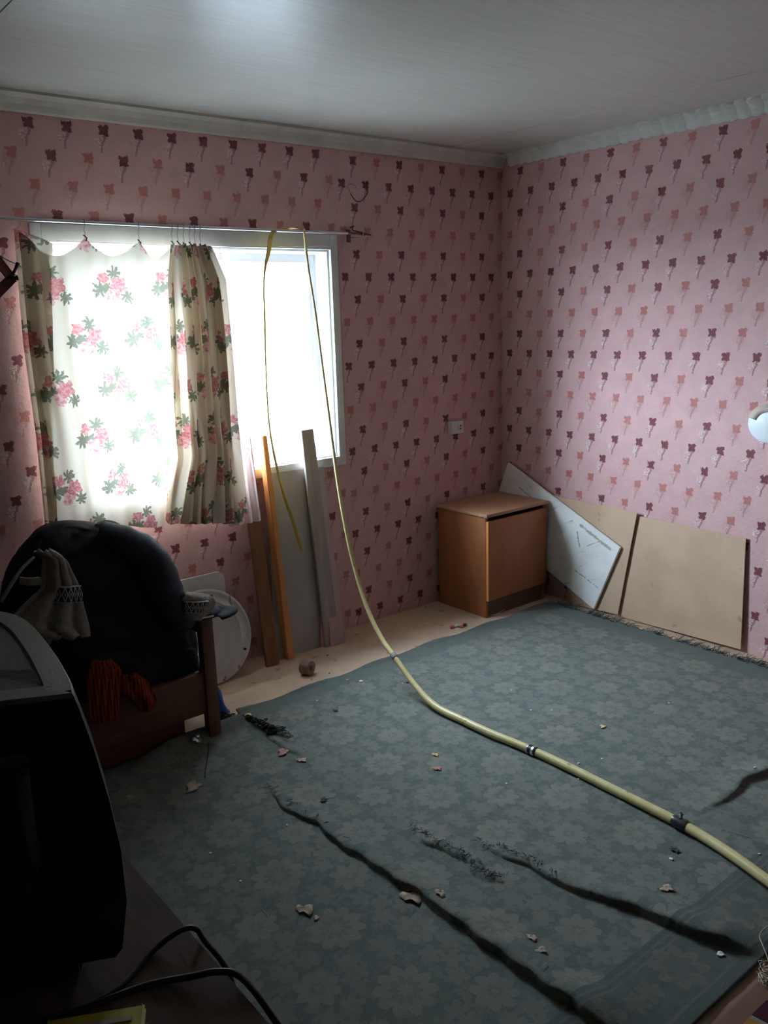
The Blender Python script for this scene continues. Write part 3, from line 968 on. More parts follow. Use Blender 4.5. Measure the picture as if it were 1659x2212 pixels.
# thick orange beam: front face and its lighter right side
def beam(blpx, brpx, tlpx, trpx, ytop, depth, mat, label, skew, narrow=0):
    bl, br = at(*blpx, 2, 0), at(*brpx, 2, 0)
    tl, tr = at(*tlpx, 1, ytop), at(*trpx, 1, ytop)
    br.y = bl.y = (bl.y+br.y)/2
    ax = ((tl+tr)/2-(bl+br)/2).normalized()
    u = (br-bl); w = u.length
    w_top = (tr-tl).length
    u = (Matrix.Rotation(skew, 4, 'Z') @ Vector((1, 0, 0)))
    u = (u-ax*u.dot(ax)).normalized(); v = ax.cross(u).normalized()
    if v.y < 0: v = -v
    bm = bmesh.new()
    ctr_b, ctr_t = (bl+br)/2, (tl+tr)/2
    P = []
    for c, ww in ((ctr_b, w), (ctr_t, w_top)):
        for a, b in ((-.5 if not narrow else .5-narrow, 0), (.5, 0), (.5, 1), (-.5 if not narrow else .5-narrow, 1)):
            P.append(bm.verts.new(c+u*ww*a+v*depth*b))
    for f in ([0, 1, 2, 3], [4, 5, 6, 7], [0, 1, 5, 4], [1, 2, 6, 5], [2, 3, 7, 6], [3, 0, 4, 7]):
        bm.faces.new([P[i] for i in f])
    bmesh.ops.recalc_face_normals(bm, faces=bm.faces[:])
    for i in range(4): P[i].co += ax*(-P[i].co.z/ax.z)
    bmesh.ops.bevel(bm, geom=bm.edges[:], offset=.003, segments=2, affect='EDGES')
    o = from_bm('beam', bm, mat, None, True, 40)
    return setp(o, label, 'beam')
beam((600, 1431), (640, 1424), (554, 944), (577, 941), -.080, .048, M_beam, 'orange varnished square beam leaning in front of the window pane', 0, .42)
beam((574, 1441), (606, 1436), (513, 948), (541, 945), -.042, .016, M_beam_dark, 'rough brown timber leaning under the curtain hem left of the orange beam', math.radians(-8))

# ================================================================== curtain rod, curtains
RZ, RY = at(640, 499, 1, -.115).z, -.115
rod = empty('curtain_rod', (-2.1, 0, RZ), 'thin steel curtain rod fixed above the window', 'curtain rod')
tube('rod', [(-3.15, RY, RZ+.004), (-2.1, RY, RZ-.002), (-1.165, RY, RZ)], .0062, M_rod, rod, 12)
tube('rod_end', [(-1.165, RY, RZ), (-1.10, RY, RZ-.001), (-1.02, RY+.01, RZ-.004)], .0058, M_rust, rod, 10)
for x in (-1.075, -3.0):
    bm = bmesh.new()
    bm_box(bm, (x-.012, -.004, RZ-.03), (x+.012, 0, RZ+.03), .001)
    bm_box(bm, (x-.005, RY-.008, RZ-.012), (x+.005, -.003, RZ-.007), .001)
    bm_box(bm, (x-.005, RY-.012, RZ-.012), (x+.005, RY-.007, RZ+.004), .001)
    from_bm('bracket', bm, M_rust, rod, True, 40)

def cloth(name, nu, nv, fn, mat, parent):
    V, UV, Fc = [], [], []
    for j in range(nv+1):
        for i in range(nu+1):
            p, q = fn(i/nu, j/nv); V.append(p); UV.append(q)
    for j in range(nv):
        for i in range(nu): Fc.append([j*(nu+1)+i, j*(nu+1)+i+1, (j+1)*(nu+1)+i+1, (j+1)*(nu+1)+i])
    return mesh_obj(name, V, Fc, mat, parent, True, UV)

hk = [(-2.640, 1.966), (at(183, 512, 1, -.11).x, at(183, 512, 1, -.11).z), (at(300, 521, 1, -.11).x, at(300, 521, 1, -.11).z), (at(376, 525, 1, -.11).x, at(376, 525, 1, -.11).z)]
cur = empty('curtain', (-2.2, -.10, .75), 'cream floral curtain with pink bouquets hanging over the left of the window', 'curtain')
CY = -.105
def lerp(a, b, t): return a+(b-a)*t
def interp(t, K):
    for (a, va), (b, vb) in zip(K, K[1:]):
        if t <= b: return va+(vb-va)*(t-a)/(b-a)
    return K[-1][1]
# flat part
z_hem_l, z_hem_r = at(105, 1146, 1, CY).z, at(345, 1138, 1, CY).z
xl_f = lambda z: interp(z, [(.7, -2.668), (1.2, -2.655), (1.55, -2.66), (2.0, -2.645)])
xr_f = lambda z: interp(z, [(.70, at(345, 1130, 1, CY).x+.02), (1.2, at(372, 900, 1, CY).x), (1.75, at(372, 610, 1, CY).x), (2.0, hk[3][0])])
def top_z(x):
    for (a, za), (b, zb) in zip(hk, hk[1:]):
        if x <= b:
            t = min(max((x-a)/(b-a), 0), 1)
            return za+(zb-za)*t-(.085 if a < -2.5 else .062)*math.sin(math.pi*t)**.9
    return hk[3][1]
def flat(s, t):
    xt = lerp(-2.645, hk[3][0], s)
    zt = top_z(xt); zb = lerp(z_hem_l, z_hem_r, s)-.006*math.sin(s*9)
    z = lerp(zt, zb, t)
    x = lerp(xl_f(z), xr_f(z), s)
    y = CY+.010*math.sin(s*19+z*1.5)*(.3+.7*t)+.006*math.sin(s*41+2+z*4)
    # soft pleats falling from the hooks
    for hx, hz in hk[1:3]:
        y += -.018*math.exp(-((x-hx)/.03)**2)*max(0, 1-(hz-z)/.35)
    # curled left border
    y += .072*math.exp(-(s/.045)**2)+.02*math.exp(-((s-.14)/.05)**2)*(z-.7)
    return (x, y, z), (s*.60, z-zt*0)
cloth('hanging_panel', 120, 90, flat, M_curtain, cur)
# folded-back left border, a second layer
def border(s, t):
    z = lerp(1.96-.05*s, .80, t)
    w = interp(z, [(.7, .015), (1.1, .03), (1.5, .075), (1.96, .115)])
    x = xl_f(z)+s*w+.004
    return (x+.006, CY+.018+.006*math.sin(s*7+z*3)+.034*(1-s)**3, z), (-s*w, z)
cloth('turned_border', 16, 70, border, M_curtain, cur)
# gathered bundle
bxl = lambda z: interp(z, [(.7, at(345, 1125, 1, CY).x), (.9, at(350, 1050, 1, CY).x+.02), (1.05, at(378, 980, 1, CY).x), (1.6, at(366, 700, 1, CY).x), (1.78, at(362, 620, 1, CY).x), (1.93, at(368, 530, 1, CY).x)])
bxr = lambda z: interp(z, [(.7, at(522, 1125, 1, CY).x), (1.19, at(495, 900, 1, CY).x), (1.59, at(483, 700, 1, CY).x), (1.78, at(474, 603, 1, CY).x), (1.93, at(441, 530, 1, CY).x)])
NF = 7
def bundle(s, t):
    zt = at(400, 527, 1, CY).z-.01*abs(math.sin(s*11))
    zb = lerp(at(345, 1127, 1, CY).z, at(522, 1127, 1, CY).z, s)+.004*math.sin(s*40)
    z = lerp(zt, zb, t)
    xl, xr = bxl(z), bxr(z)
    ph = s*NF*2*math.pi
    fx = s+.075*math.sin(ph*1+1+z*.6)*(.6+.4*t)
    amp = lerp(.016, .034, t)
    y = CY-.028+amp*math.sin(ph+.8*math.sin(z*3))+.35*amp*math.sin(ph*2.3+z*5)
    return (lerp(xl, xr, fx), y, z), (.62+s*1.1, z+.02)
cloth('gathered_part', 260, 80, bundle, M_curtain, cur)
def bundle2(s, t):
    (x, y, z), (u, v) = bundle(.16+.80*(s+.02*math.sin(s*31)), min(t, .985))
    return (x, y*.25+(CY+.030)*.75+.012*math.sin(s*44+z*2), z), (1.9+s*.8, z+.11)
cloth('gathered_part', 160, 60, bundle2, M_curtain, cur)
for i, (px, py) in enumerate([(183, 510), (300, 520), (372, 523), (384, 523), (397, 526), (410, 525), (421, 528), (433, 529)]):
    p = at(px, py, 1, -.112)
    path = [Vector((p.x, RY, RZ+.004)), Vector((p.x+.0035, RY-.004, RZ-.008)), Vector((p.x-.002, RY, lerp(RZ, p.z, .5))), Vector((p.x+.002, RY+.002, p.z+.004)), Vector((p.x, RY+.004, p.z-.012))]
    g1 = tube_geo(catmull(path, 4), .0008, 6)
    ring = [Vector((p.x, RY+math.cos(a)*.0095, RZ+math.sin(a)*.0095)) for a in np.linspace(0, 2*math.pi, 15)]
    g2 = tube_geo(ring, .0011, 5, cap=False)
    clip = [Vector((p.x-.006, RY, p.z+.004)), Vector((p.x+.004, RY-.006, p.z-.008)), Vector((p.x-.001, RY-.006, p.z-.020))]
    g3 = tube_geo(clip, .0026, 6)
    V, Fc = join_geo([g1, g2, g3])
    mesh_obj('hook', V, Fc, M_hook, cur, True)
# thin pink sheer behind, at the middle of the window
sh = empty('curtain', (-1.83, -.05, .75), 'thin pale pink sheer curtain hanging between the floral curtain and the leaning beams', 'curtain')
def sheer(s, t):
    z = lerp(at(470, 535, 1, -.06).z, at(545, 1122, 1, -.06).z, t)
    xr = lerp(at(482, 535, 1, -.055).x, at(553, 1122, 1, -.055).x, t)
    xl = lerp(-1.93, -1.90, t)
    return (lerp(xl, xr, s), lerp(-.058, -.112, t)+.009*math.sin(s*26+z), z), (s*.4, z)
cloth('sheer_panel', 70, 60, sheer, M_sheer, sh)
# cord from which the sheer hangs
tube('net_cord', [(-2.5, -.052, at(470, 532, 1, -.06).z+.004), (-1.85, -.052, at(470, 532, 1, -.06).z-.004), (-1.21, -.03, at(640, 528, 1, -.05).z)], .0012, M_thread, sh, 5)

# ================================================================== yellow hose over the rod
hose = empty('hose', (-1.48, -1.5, 0), 'long yellow plastic hose hung over the curtain rod and trailing across the rug', 'hose')
A0 = Vector((at(655, 500, 1, RY).x, RY-.006, RZ+.012))
A1 = at(940, 1525, 2, .040)
def vplane(px, py, A0, A1):
    n = Vector((-(A1.y-A0.y), A1.x-A0.x, 0))
    d = _f + CR*((px-W_PX/2)/F_PX) - CU*((py-H_PX/2)/F_PX)
    t = n.dot(A0-CAM)/n.dot(d)
    return CAM+d*t
air = [(666, 580), (680, 670), (700, 820), (716, 940), (728, 1030), (741, 1110), (757, 1190), (777, 1265), (800, 1330), (826, 1382), (851, 1417), (895, 1478)]
path = [A0]+[vplane(a, b, A0, A1) for a, b in air]+[A1]
radii = [.006, .006, .006, .0065, .0075, .008, .0085, .009, .0095, .0105, .011, .0115, .0125, .0145]
fl_px = [(1000, 1556), (1060, 1584), (1150, 1621), (1230, 1658), (1300, 1693), (1390, 1738), (1470, 1779), (1540, 1820), (1600, 1860), (1659, 1903), (1760, 1975), (1900, 2080)]
hz = [.034, .033, .033, .033, .033, .033, .034, .036, .040, .042, .044, .044]
path += [at(a, b, 2, z) for (a, b), z in zip(fl_px, hz)]
radii += [.0155]*3+[.0160]*(len(fl_px)-3)
seg_i = catmull(path, 6)
R = []
for i in range(len(radii)-1):
    for k in range(6): R.append(radii[i]+(radii[i+1]-radii[i])*k/6)
R.append(radii[-1])
V, Fc = tube_geo(seg_i, R, 12)
mesh_obj('tube', V, Fc, M_hose, hose, True)
def near_i(px, py):
    best = None
    for i, p in enumerate(seg_i):
        d = p-CAM; zc = d.dot(_f)
        x = W_PX/2+F_PX*d.dot(CR)/zc; y = H_PX/2-F_PX*d.dot(CU)/zc
        e = (x-px)**2+(y-py)**2
        if best is None or e < best[0]: best = (e, i)
    return best[1]
def wrap(px, py, half, rr, mat, name, off=0.0, lump=0):
    i = near_i(px, py); c = seg_i[i]; T = (seg_i[i+1]-seg_i[i-1]).normalized()
    c = c+T*off
    P = [c+T*half*k for k in (-1, -.6, 0, .6, 1)]
    V, Fc = tube_geo(P, [rr*.97, rr*1.04+lump, rr*1.0, rr*1.06+lump*.5, rr*.97], 14)
    return mesh_obj(name, V, Fc, mat, hose, True, sharp=50)
wrap(1150, 1622, .020, .0178, M_tape, 'tape_wrap')
wrap(1150, 1622, .006, .0190, M_foil, 'clamp', .008)
wrap(1150, 1622, .004, .0186, M_foil, 'clamp', -.016)
wrap(1470, 1779, .026, .0182, M_tape, 'tape_wrap', 0, .002)
wrap(852, 1418, .012, .0140, M_greytape, 'tape_wrap')
i = near_i(1470, 1779); c = seg_i[i]
tube('tape_tail', [c+Vector((.0, .0, .016)), c+Vector((.014, .010, .022)), c+Vector((.030, .012, .012))], [.006, .007, .004], M_tape, hose, 6, 3)
# the flattened end that loops over the rod and hangs in front of the pane
sp = [A0+Vector((.0, -.002, .0)), at(645, 493, 1, RY+.0), at(620, 492, 1, RY+.012), at(600, 497, 1, RY+.018), at(586, 508, 1, RY-.018), at(581, 540, 1, RY-.014), at(573, 578, 1, RY-.010), at(570, 620, 1, RY-.008), at(572, 690, 1, RY-.01), at(574, 780, 1, RY-.012), at(578, 870, 1, RY-.016), at(584, 935, 1, RY-.02), at(596, 1000, 1, RY-.03), at(614, 1070, 1, RY-.045), at(634, 1130, 1, RY-.06), at(652, 1190, 1, RY-.075)]
sp[1].z = max(sp[1].z, RZ+.010); sp[2].z = max(sp[2].z, RZ+.010)
wd = [.012, .013, .015, .018, .020, .018, .010, .006, .009, .006, .007, .008, .010, .014, .016, .017]
SP = catmull(sp, 5); WD = []
for i in range(len(wd)-1):
    for k in range(5): WD.append(wd[i]+(wd[i+1]-wd[i])*k/5)
WD.append(wd[-1])
V, Fc = ribbon('x', SP, WD, [Vector((1, -.9, .0)) if i < 25 else Vector((1, -.8, .1)) for i in range(len(SP))], .0030, None)
mesh_obj('flattened_end', V, Fc, M_strap, hose, True, sharp=60)

# ================================================================== things on the walls
so = empty('wall_socket', at(980, 921, 1, 0), 'small white electrical socket on the wall left of the room corner', 'socket')
p = at(980, 921, 1, 0)
sx0, sx1 = at(967, 921, 1, 0).x, at(993, 921, 1, 0).x
sz0, sz1 = at(980, 936, 1, 0).z, at(980, 909, 1, 0).z
box('socket_body', (sx0, -.034, sz0), (sx1, 0, sz1), M_socket, so, .006)
g = xf(lathe([(.020, 0), (.020, .003), (.016, .004), (.015, .001)], 24), Matrix.Translation(((sx0+sx1)/2+.016, -.034, (sz0+sz1)/2)) @ Matrix.Rotation(math.radians(90), 4, 'X'))
mesh_obj('socket_ring', g[0], g[1], M_socket, so, True, sharp=40)
for d in (-.008, .008):
    g = xf(lathe([(.0035, 0), (.0035, .0045)], 12), Matrix.Translation(((sx0+sx1)/2+.016, -.0345, (sz0+sz1)/2+d)) @ Matrix.Rotation(math.radians(90), 4, 'X'))
    mesh_obj('hole', g[0], g[1], M_soot, so, True)

# white round plate on the right wall, cut by the frame
pc = at(1664, 915, 0, 0)
pl = empty('wall_plate', (0, pc.y, pc.z), 'round white enamel plate fixed to the right wall at the frame edge', 'plate')
prof = [(.001, 0), (.098, 0), (.100, .004), (.096, .010), (.080, .013), (.072, .017), (.001, .022)]
g = xf(lathe(prof, 48), Matrix.Translation((-.001, pc.y, pc.z)) @ Matrix.Rotation(math.radians(-90), 4, 'Y') @ Matrix.Scale(.88, 4, (1, 0, 0)))
mesh_obj('plate', g[0], g[1], M_plate, pl, True, sharp=50)
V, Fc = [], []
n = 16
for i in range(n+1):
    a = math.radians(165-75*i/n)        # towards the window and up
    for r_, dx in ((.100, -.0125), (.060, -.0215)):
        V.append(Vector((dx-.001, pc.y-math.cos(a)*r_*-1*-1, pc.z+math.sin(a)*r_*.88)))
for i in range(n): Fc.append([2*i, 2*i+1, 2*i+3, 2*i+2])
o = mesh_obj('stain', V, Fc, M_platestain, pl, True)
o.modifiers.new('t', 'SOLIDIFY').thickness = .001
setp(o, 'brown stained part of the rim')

# dark red folding bracket near the left edge
hb = empty('wall_bracket', at(0, 600, 1, 0), 'dark red wooden folding bracket on the wall at the left edge', 'bracket')
yb = -.09
P0, P1, P2 = at(-30, 530, 1, yb), at(24, 600, 1, yb), at(-34, 662, 1, yb)
def bar(a, b, w, t, name, mat, par):
    a, b = Vector(a), Vector(b); d = (b-a).normalized(); s = d.cross(Vector((0, 1, 0))).normalized()
    return slab(name, a-s*w/2+Vector((0, -t/2, 0)), (b-a), s*w, t, mat, par, .002)
bar(P0, P1, .032, .016, 'arm', M_darkred, hb)
bar(P2, P1+Vector((.004, 0, .0)), .034, .016, 'arm', M_darkred, hb)
tube('pivot_pin', [at(24, 600, 1, yb-.012), at(33, 601, 1, yb-.012), at(38, 600, 1, yb-.012)], [.009, .007, .010], M_soot, hb, 10)
tube('clip', [at(27, 594, 1, yb-.014), at(33, 582, 1, yb-.014), at(39, 568, 1, yb-.014)], [.006, .005, .0075], M_tape, hb, 8)
tube('wire', [at(-10, 545, 1, yb-.01), at(12, 560, 1, yb-.01), at(34, 570, 1, yb-.01), at(48, 577, 1, -.05), at(60, 584, 1, -.01)], .0015, M_hook, hb, 6, 3)
bar((P0.x, -.02, P0.z), (P0.x-.002, -.02, P2.z), .03, .03, 'wall_batten', M_darkred, hb)

# scorched paper scrap and wire loop above the window corner
wl = empty('wire_loop', at(768, 410, 1, 0), 'torn paper scrap with a dark wire loop above the rod end', 'wire')
c = at(764, 405, 1, -.004)
tube('loop', [c+Vector((-.012+.022*math.cos(a)*(1+.25*math.sin(3*a)), 0, -.004+.020*math.sin(a))) for a in np.linspace(0, 4.9, 16)], .0009, M_twig, wl, 5)
tube('tail', [c+Vector((-.02, 0, -.03)), c+Vector((.01, 0, -.060)), c+Vector((.045, 0, -.058)), c+Vector((.085, 0, -.018)), c+Vector((.072, 0, .0))], .0022, M_twig, wl, 5, 4)
tube('twist', [at(756, 492, 1, -.012), at(764, 488, 1, -.016), at(762, 497, 1, -.012), at(792, 505, 1, -.004)], .0035, M_twig, wl, 6, 3)

# ================================================================== lid and plate left of the planks
ld = empty('round_lid', (at(450, 1478, 2, 0).x, -.15, 0), 'round grey white plastic lid leaning on the wall behind the bench post', 'lid')
rr_ = .218
rc = at(537, 1370, 1, -.10)
cxl = rc.x-rr_+.004
tilt = math.radians(-14)
Mt = Matrix.Translation((cxl, -.155, .002)) @ Matrix.Rotation(tilt, 4, 'X') @ Matrix.Translation((0, 0, rr_)) @ Matrix.Rotation(math.radians(90), 4, 'X')
prof = [(.001, 0), (rr_-.004, 0), (rr_, .004), (rr_, .012), (rr_-.006, .016), (rr_-.014, .014), (rr_-.018, .012), (rr_-.05, .0125), (rr_-.053, .0145), (rr_-.056, .0125), (.001, .014)]
g = xf(lathe(prof, 64), Mt); mesh_obj('lid', g[0], g[1], M_disc, ld, True, sharp=50)
g = xf(lathe([(.001, .012), (.006, .012), (.006, .018), (.001, .019)], 12), Mt @ Matrix.Translation((.168, -.098, 0)))
mesh_obj('screw', g[0], g[1], M_soot, ld, True, sharp=40)
# rounded plate standing behind the lid
sp_ = empty('square_panel', (cxl+.06, -.04, 0), 'pale panel with rounded corners standing behind the round lid', 'panel')
ztop = at(440, 1246, 1, -.045).z
xr_ = at(490, 1260, 1, -.045).x
bm = bmesh.new()
pts = []
x0_, x1_ = xr_-.30, xr_
for cxk, czk, a0 in ((x1_-.035, ztop-.035, 0), (x0_+.035, ztop-.035, 90), (x0_+.01, .012, 180), (x1_-.01, .012, 270)):
    rk = .035 if czk > .1 else .01
    for k in range(7):
        a = math.radians(a0+15*k); pts.append((cxk+rk*math.cos(a), czk+rk*math.sin(a)))
vf = [bm.verts.new((x, -.062+.040*(z/ztop), z)) for x, z in pts]; vb = [bm.verts.new((x, -.050+.040*(z/ztop), z)) for x, z in pts]
bm.faces.new(vf); bm.faces.new(vb[::-1])
for i in range(len(pts)):
    j = (i+1) % len(pts); bm.faces.new([vb[i], vb[j], vf[j], vf[i]])
bmesh.ops.recalc_face_normals(bm, faces=bm.faces[:])
from_bm('panel_sheet', bm, M_disc, sp_, True, 40)

# ================================================================== bench with clothes
YP = -.618
pr = at(459, 1595, 1, YP); plx = at(433, 1595, 1, YP)
bx1 = at(459, 1400, 1, YP).x; bx0 = at(433, 1400, 1, YP).x
pz = at(446, 1332, 1, YP).z
be = empty('bench', (-2.8, -.4, 0), 'dark wooden bench piled with clothes under the curtain', 'bench')
BL = -3.42; BK = -.23
for (x0, x1, y0, y1, zt) in ((bx0, bx1, YP-.022, YP+.022, pz), (bx0, bx1, BK-.022, BK+.022, pz-.01), (BL, BL+.05, YP-.022, YP+.022, pz), (BL, BL+.05, BK-.022, BK+.022, pz)):
    box('leg', (x0, y0, .018), (x1, y1, zt), M_bench_post, be, .004)
zr1, zr0 = at(430, 1454, 1, YP).z, at(430, 1543, 1, YP).z
box('front_rail', (BL+.05, YP-.012, zr0), (bx0, YP+.012, zr1), M_bench, be, .003)
box('back_rail', (BL+.05, BK-.012, zr0), (bx0, BK+.012, zr1), M_bench, be, .003)
box('side_rail', (bx0+.012, YP+.022, zr0), (bx1-.012, BK-.022, zr1), M_bench, be, .003)
box('arm_rail', (bx0+.010, YP+.022, pz-.07), (bx1-.010, BK-.022, pz-.02), M_bench, be, .003)
box('side_rail', (BL+.012, YP+.022, zr0), (BL+.038, BK-.022, zr1), M_bench, be, .003)
box('seat', (BL+.04, YP+.014, zr1-.03), (bx0, BK-.014, zr1-.005), M_bench, be, .003)
box('backrest_board', (BL+.05, BK-.008, pz-.12), (bx0, BK+.012, pz-.02), M_bench, be, .003)
sb = empty('gap_filler_box', (-2.9, -.42, .02), 'low dark brown box added to fill the lit gap under the bench', 'box')  # added box, widened so the gap below the rail stays dark
box('box_body', (-3.34, -.575, .019), (-2.395, -.27, .120), M_bench, sb, .004)
box('box_lid', (-3.345, -.58, .121), (-2.390, -.265, .134), M_bench, sb, .003)

def inflate(name, rows, yp, depth, mat, parent=None, seg=56, sub=6, fold=.012, seed=0, zfloor=None, yoff=None, fy=1.0):
    """closed soft body whose outline, seen square on, follows rows of (py, x_left, x_right)"""
    K = []
    for r in rows:
        a, b = at(r[1], r[0], 1, yp), at(r[2], r[0], 1, yp)
        K.append((a, b, r[3] if len(r) > 3 else 1.0))
    PA = catmull([k[0] for k in K], sub); PB = catmull([k[1] for k in K], sub)
    PD = catmull([Vector((k[2], 0, 0)) for k in K], sub)
    V = []; n = len(PA)
    for i in range(n):
        a, b = PA[i], PB[i]
        c = (a+b)/2; h = (b-a)/2
        for k in range(seg):
            th = 2*math.pi*k/seg
            ct, s_ = math.cos(th), math.sin(th)
            p = c+h*(abs(ct)**.85*(1 if ct > 0 else -1))+Vector((0, depth*PD[i].x*abs(s_)**.8*(1 if s_ > 0 else -1), 0))
            nz = .6*mnoise.noise(Vector((p.x*30+seed, p.y*30+p.z*9, p.z*12)))+mnoise.noise(Vector((p.x*7+seed, p.y*7, p.z*3.2)))+.5*mnoise.noise(Vector((p.x*17+seed, p.y*17, p.z*8)))
            rid = 1-abs(mnoise.noise(Vector((p.x*5+p.z*4+seed*2, p.y*5, p.z*2-p.x*2))))*2.4
            d = Vector((ct*.35, s_, 0))
            p = p+d*fold*(nz+.7*rid)
            if zfloor is not None and p.z < zfloor: p.z = zfloor
            V.append(p)
    Fc = []
    for i in range(n-1):
        for k in range(seg): Fc.append([i*seg+k, i*seg+(k+1) % seg, (i+1)*seg+(k+1) % seg, (i+1)*seg+k])
    Fc.append(list(range(seg))); Fc.append([(n-1)*seg+k for k in range(seg)][::-1])
    o = mesh_obj(name, V, Fc, mat, parent, True)
    bm = bmesh.new(); bm.from_mesh(o.data); bmesh.ops.recalc_face_normals(bm, faces=bm.faces[:]); bm.to_mesh(o.data); bm.free()
    return o

zs = zr1-.004
YJ = -.42
jk = empty('jacket', (-2.75, YJ, zs), 'big black jacket heaped on the bench over the other clothes', 'jacket')
inflate('jacket_body', [(1126, 140, 165, .15), (1134, 112, 215, .45), (1152, 84, 275, .7), (1180, 60, 318, .85), (1215, 34, 350, .95), (1260, 14, 378, 1), (1300, 4, 392, 1), (1340, -6, 404, 1), (1380, -4, 414, 1), (1420, 2, 420, 1), (1455, 10, 424, .95), (1490, 20, 424, .9)],
        YJ, .160, M_jacket, jk, fold=.024, seed=3, zfloor=zs, seg=90, sub=9)
# navy sleeve falling to the right
sl = [(at(215, 1150, 1, -.50)), at(270, 1170, 1, -.545), at(315, 1200, 1, -.575), at(345, 1245, 1, -.60), at(362, 1290, 1, -.61), at(385, 1330, 1, -.60), at(398, 1352, 1, -.60)]
V, Fc = tube_geo(catmull(sl, 8), [.045+.022*math.sin(i/48*math.pi)+.0015*math.sin(i*1.1) for i in range(49)], 20)
for i, v in enumerate(V): V[i] = v+Vector((0, 1, 0))*.010*mnoise.noise(v*12)+Vector((0, 0, 1))*.006*mnoise.noise(v*15)
mesh_obj('sleeve', V, Fc, M_navy, jk, True)
tube('piping', [at(2, 1300, 1, -.60), at(25, 1262, 1, -.61), at(48, 1228, 1, -.61), at(74, 1203, 1, -.60)], [.006, .007, .006, .005], M_greytape, jk, 8, 5)

V_ = [at(208, 1140, 1, -.47), at(230, 1137, 1, -.46), at(255, 1146, 1, -.46), at(272, 1160, 1, -.47)]
V, Fc = tube_geo(catmull(V_, 6), [.010+.012*math.sin(i/18*math.pi) for i in range(19)], 12)
for i, v in enumerate(V): V[i] = v+Vector((0, 0, .004))
mesh_obj('hood_lining', V, Fc, M_fleece, jk, True)['label'] = 'grey fleece lining at the top of the hood'
sw = empty('sweater', (-2.9, -.62, zs), 'grey fleece sweater with a black and white patterned band hanging under the jacket', 'sweater')
def drape(name, rows, yp, mat, parent, thick=.010, fold=.012, nf=3, seed=0, nu=36, sub=5, curve=.03):
    PA = catmull([at(r[1], r[0], 1, yp) for r in rows], sub); PB = catmull([at(r[2], r[0], 1, yp) for r in rows], sub)
    V, UV, Fc = [], [], []
    n = len(PA)
    for i in range(n):
        for k in range(nu+1):
            s = k/nu; p = PA[i].lerp(PB[i], s)
            p = p+Vector((0, -fold*math.sin(s*nf*6.28+seed+i*.05)-curve*math.sin(math.pi*s)+.006*mnoise.noise(p*18), 0))
            V.append(p); UV.append((s, i/(n-1)))
    for i in range(n-1):
        for k in range(nu): Fc.append([i*(nu+1)+k, i*(nu+1)+k+1, (i+1)*(nu+1)+k+1, (i+1)*(nu+1)+k])
    o = mesh_obj(name, V, Fc, mat, parent, True, UV)
    o.modifiers.new('t', 'SOLIDIFY').thickness = thick
    return o
drape('body', [(1330, -20, 70), (1345, -10, 82), (1362, 10, 100), (1378, 60, 112), (1384, 88, 100)][::1], -.625, M_fleece, sw, curve=.02)
drape('front', [(1188, 74, 106), (1205, 92, 136), (1235, 88, 150), (1268, 86, 165), (1300, 52, 172), (1330, 24, 180), (1352, 20, 186), (1372, 92, 188)], -.640, M_fleece, sw, fold=.010, nf=3, seed=1, curve=.035)
drape('knit_band', [(1264, 121, 172), (1300, 118, 178)], -.672, M_nordic, sw, fold=.004, nf=1, curve=.012, nu=20)
drape('cuff', [(1285, 378, 400), (1292, 382, 452), (1305, 386, 458), (1318, 392, 448), (1334, 400, 428)], -.640, M_fleece, sw, fold=.003, nf=1, curve=.03, thick=.014)
drape('knit_band', [(1297, 398, 448), (1322, 400, 432)], -.672, M_nordic, sw, fold=.001, nf=1, curve=.012, nu=16)
drape('strap', [(1246, 45, 86), (1262, 45, 86)], -.652, M_fleece, sw, fold=.003, nf=1, curve=.01)

ok_ = empty('knitted_scarf', (-2.72, -.65, zr1), 'orange ribbed knit hanging over the front rail of the bench', 'scarf')
drape('ribbed_end', [(1425, 205, 235), (1448, 192, 262), (1475, 188, 262), (1510, 188, 260), (1545, 190, 258), (1556, 205, 240)], -.650, M_orange, ok_, fold=.004, nf=5, curve=.012)
drape('folded_end', [(1455, 255, 292), (1470, 256, 318), (1490, 262, 328), (1510, 285, 336), (1532, 308, 322)], -.650, M_orange, ok_, fold=.005, nf=2, curve=.016)

# dark cushion mass under the jacket
cu = inflate('cushion', [(1400, 170, 420, .7), (1425, 150, 426, 1), (1462, 140, 430, 1), (1500, 140, 432, .9)], -.545, .055, M_jacket, None, fold=.008, seed=9, zfloor=zs)
setp(cu, 'flat black cushion lying on the bench seat under the jacket', 'cushion')

# cap on the post
cp = empty('cap', at(470, 1335, 1, -.60), 'dark cap with a rounded brim lying over the bench post', 'cap')
top = pz+.002
ctr = at(462, 1328, 1, -.618)
V, Fc = [], []
n = 28
for j in range(8):
    r_ = .058*math.cos(j/7*math.pi/2*.98); zz = .028*math.sin(j/7*math.pi/2)
    for k in range(n):
        a = 2*math.pi*k/n; V.append(Vector((ctr.x-.018+r_*math.cos(a)*1.0, -.60+r_*math.sin(a), top+.001+zz)))
for j in range(7):
    for k in range(n): Fc.append([j*n+k, j*n+(k+1) % n, (j+1)*n+(k+1) % n, (j+1)*n+k])
Fc.append(list(range(n))[::-1]); Fc.append([7*n+k for k in range(n)])
mesh_obj('crown', V, Fc, M_jacket, cp, True)
V, Fc = [], []
for k in range(17):
    a = math.radians(-62+k*124/16)
    ca, sa = math.cos(a-.35), math.sin(a-.35)
    for r_, dz in ((.046, .008), (.10, .002), (.124-.006*abs(k-8)/8, -.006)):
        V.append(Vector((ctr.x-.018+r_*ca, -.60+r_*sa*.75, top+dz+.004)))
for k in range(16):
    for j in range(2): Fc.append([k*3+j, k*3+j+1, (k+1)*3+j+1, (k+1)*3+j])
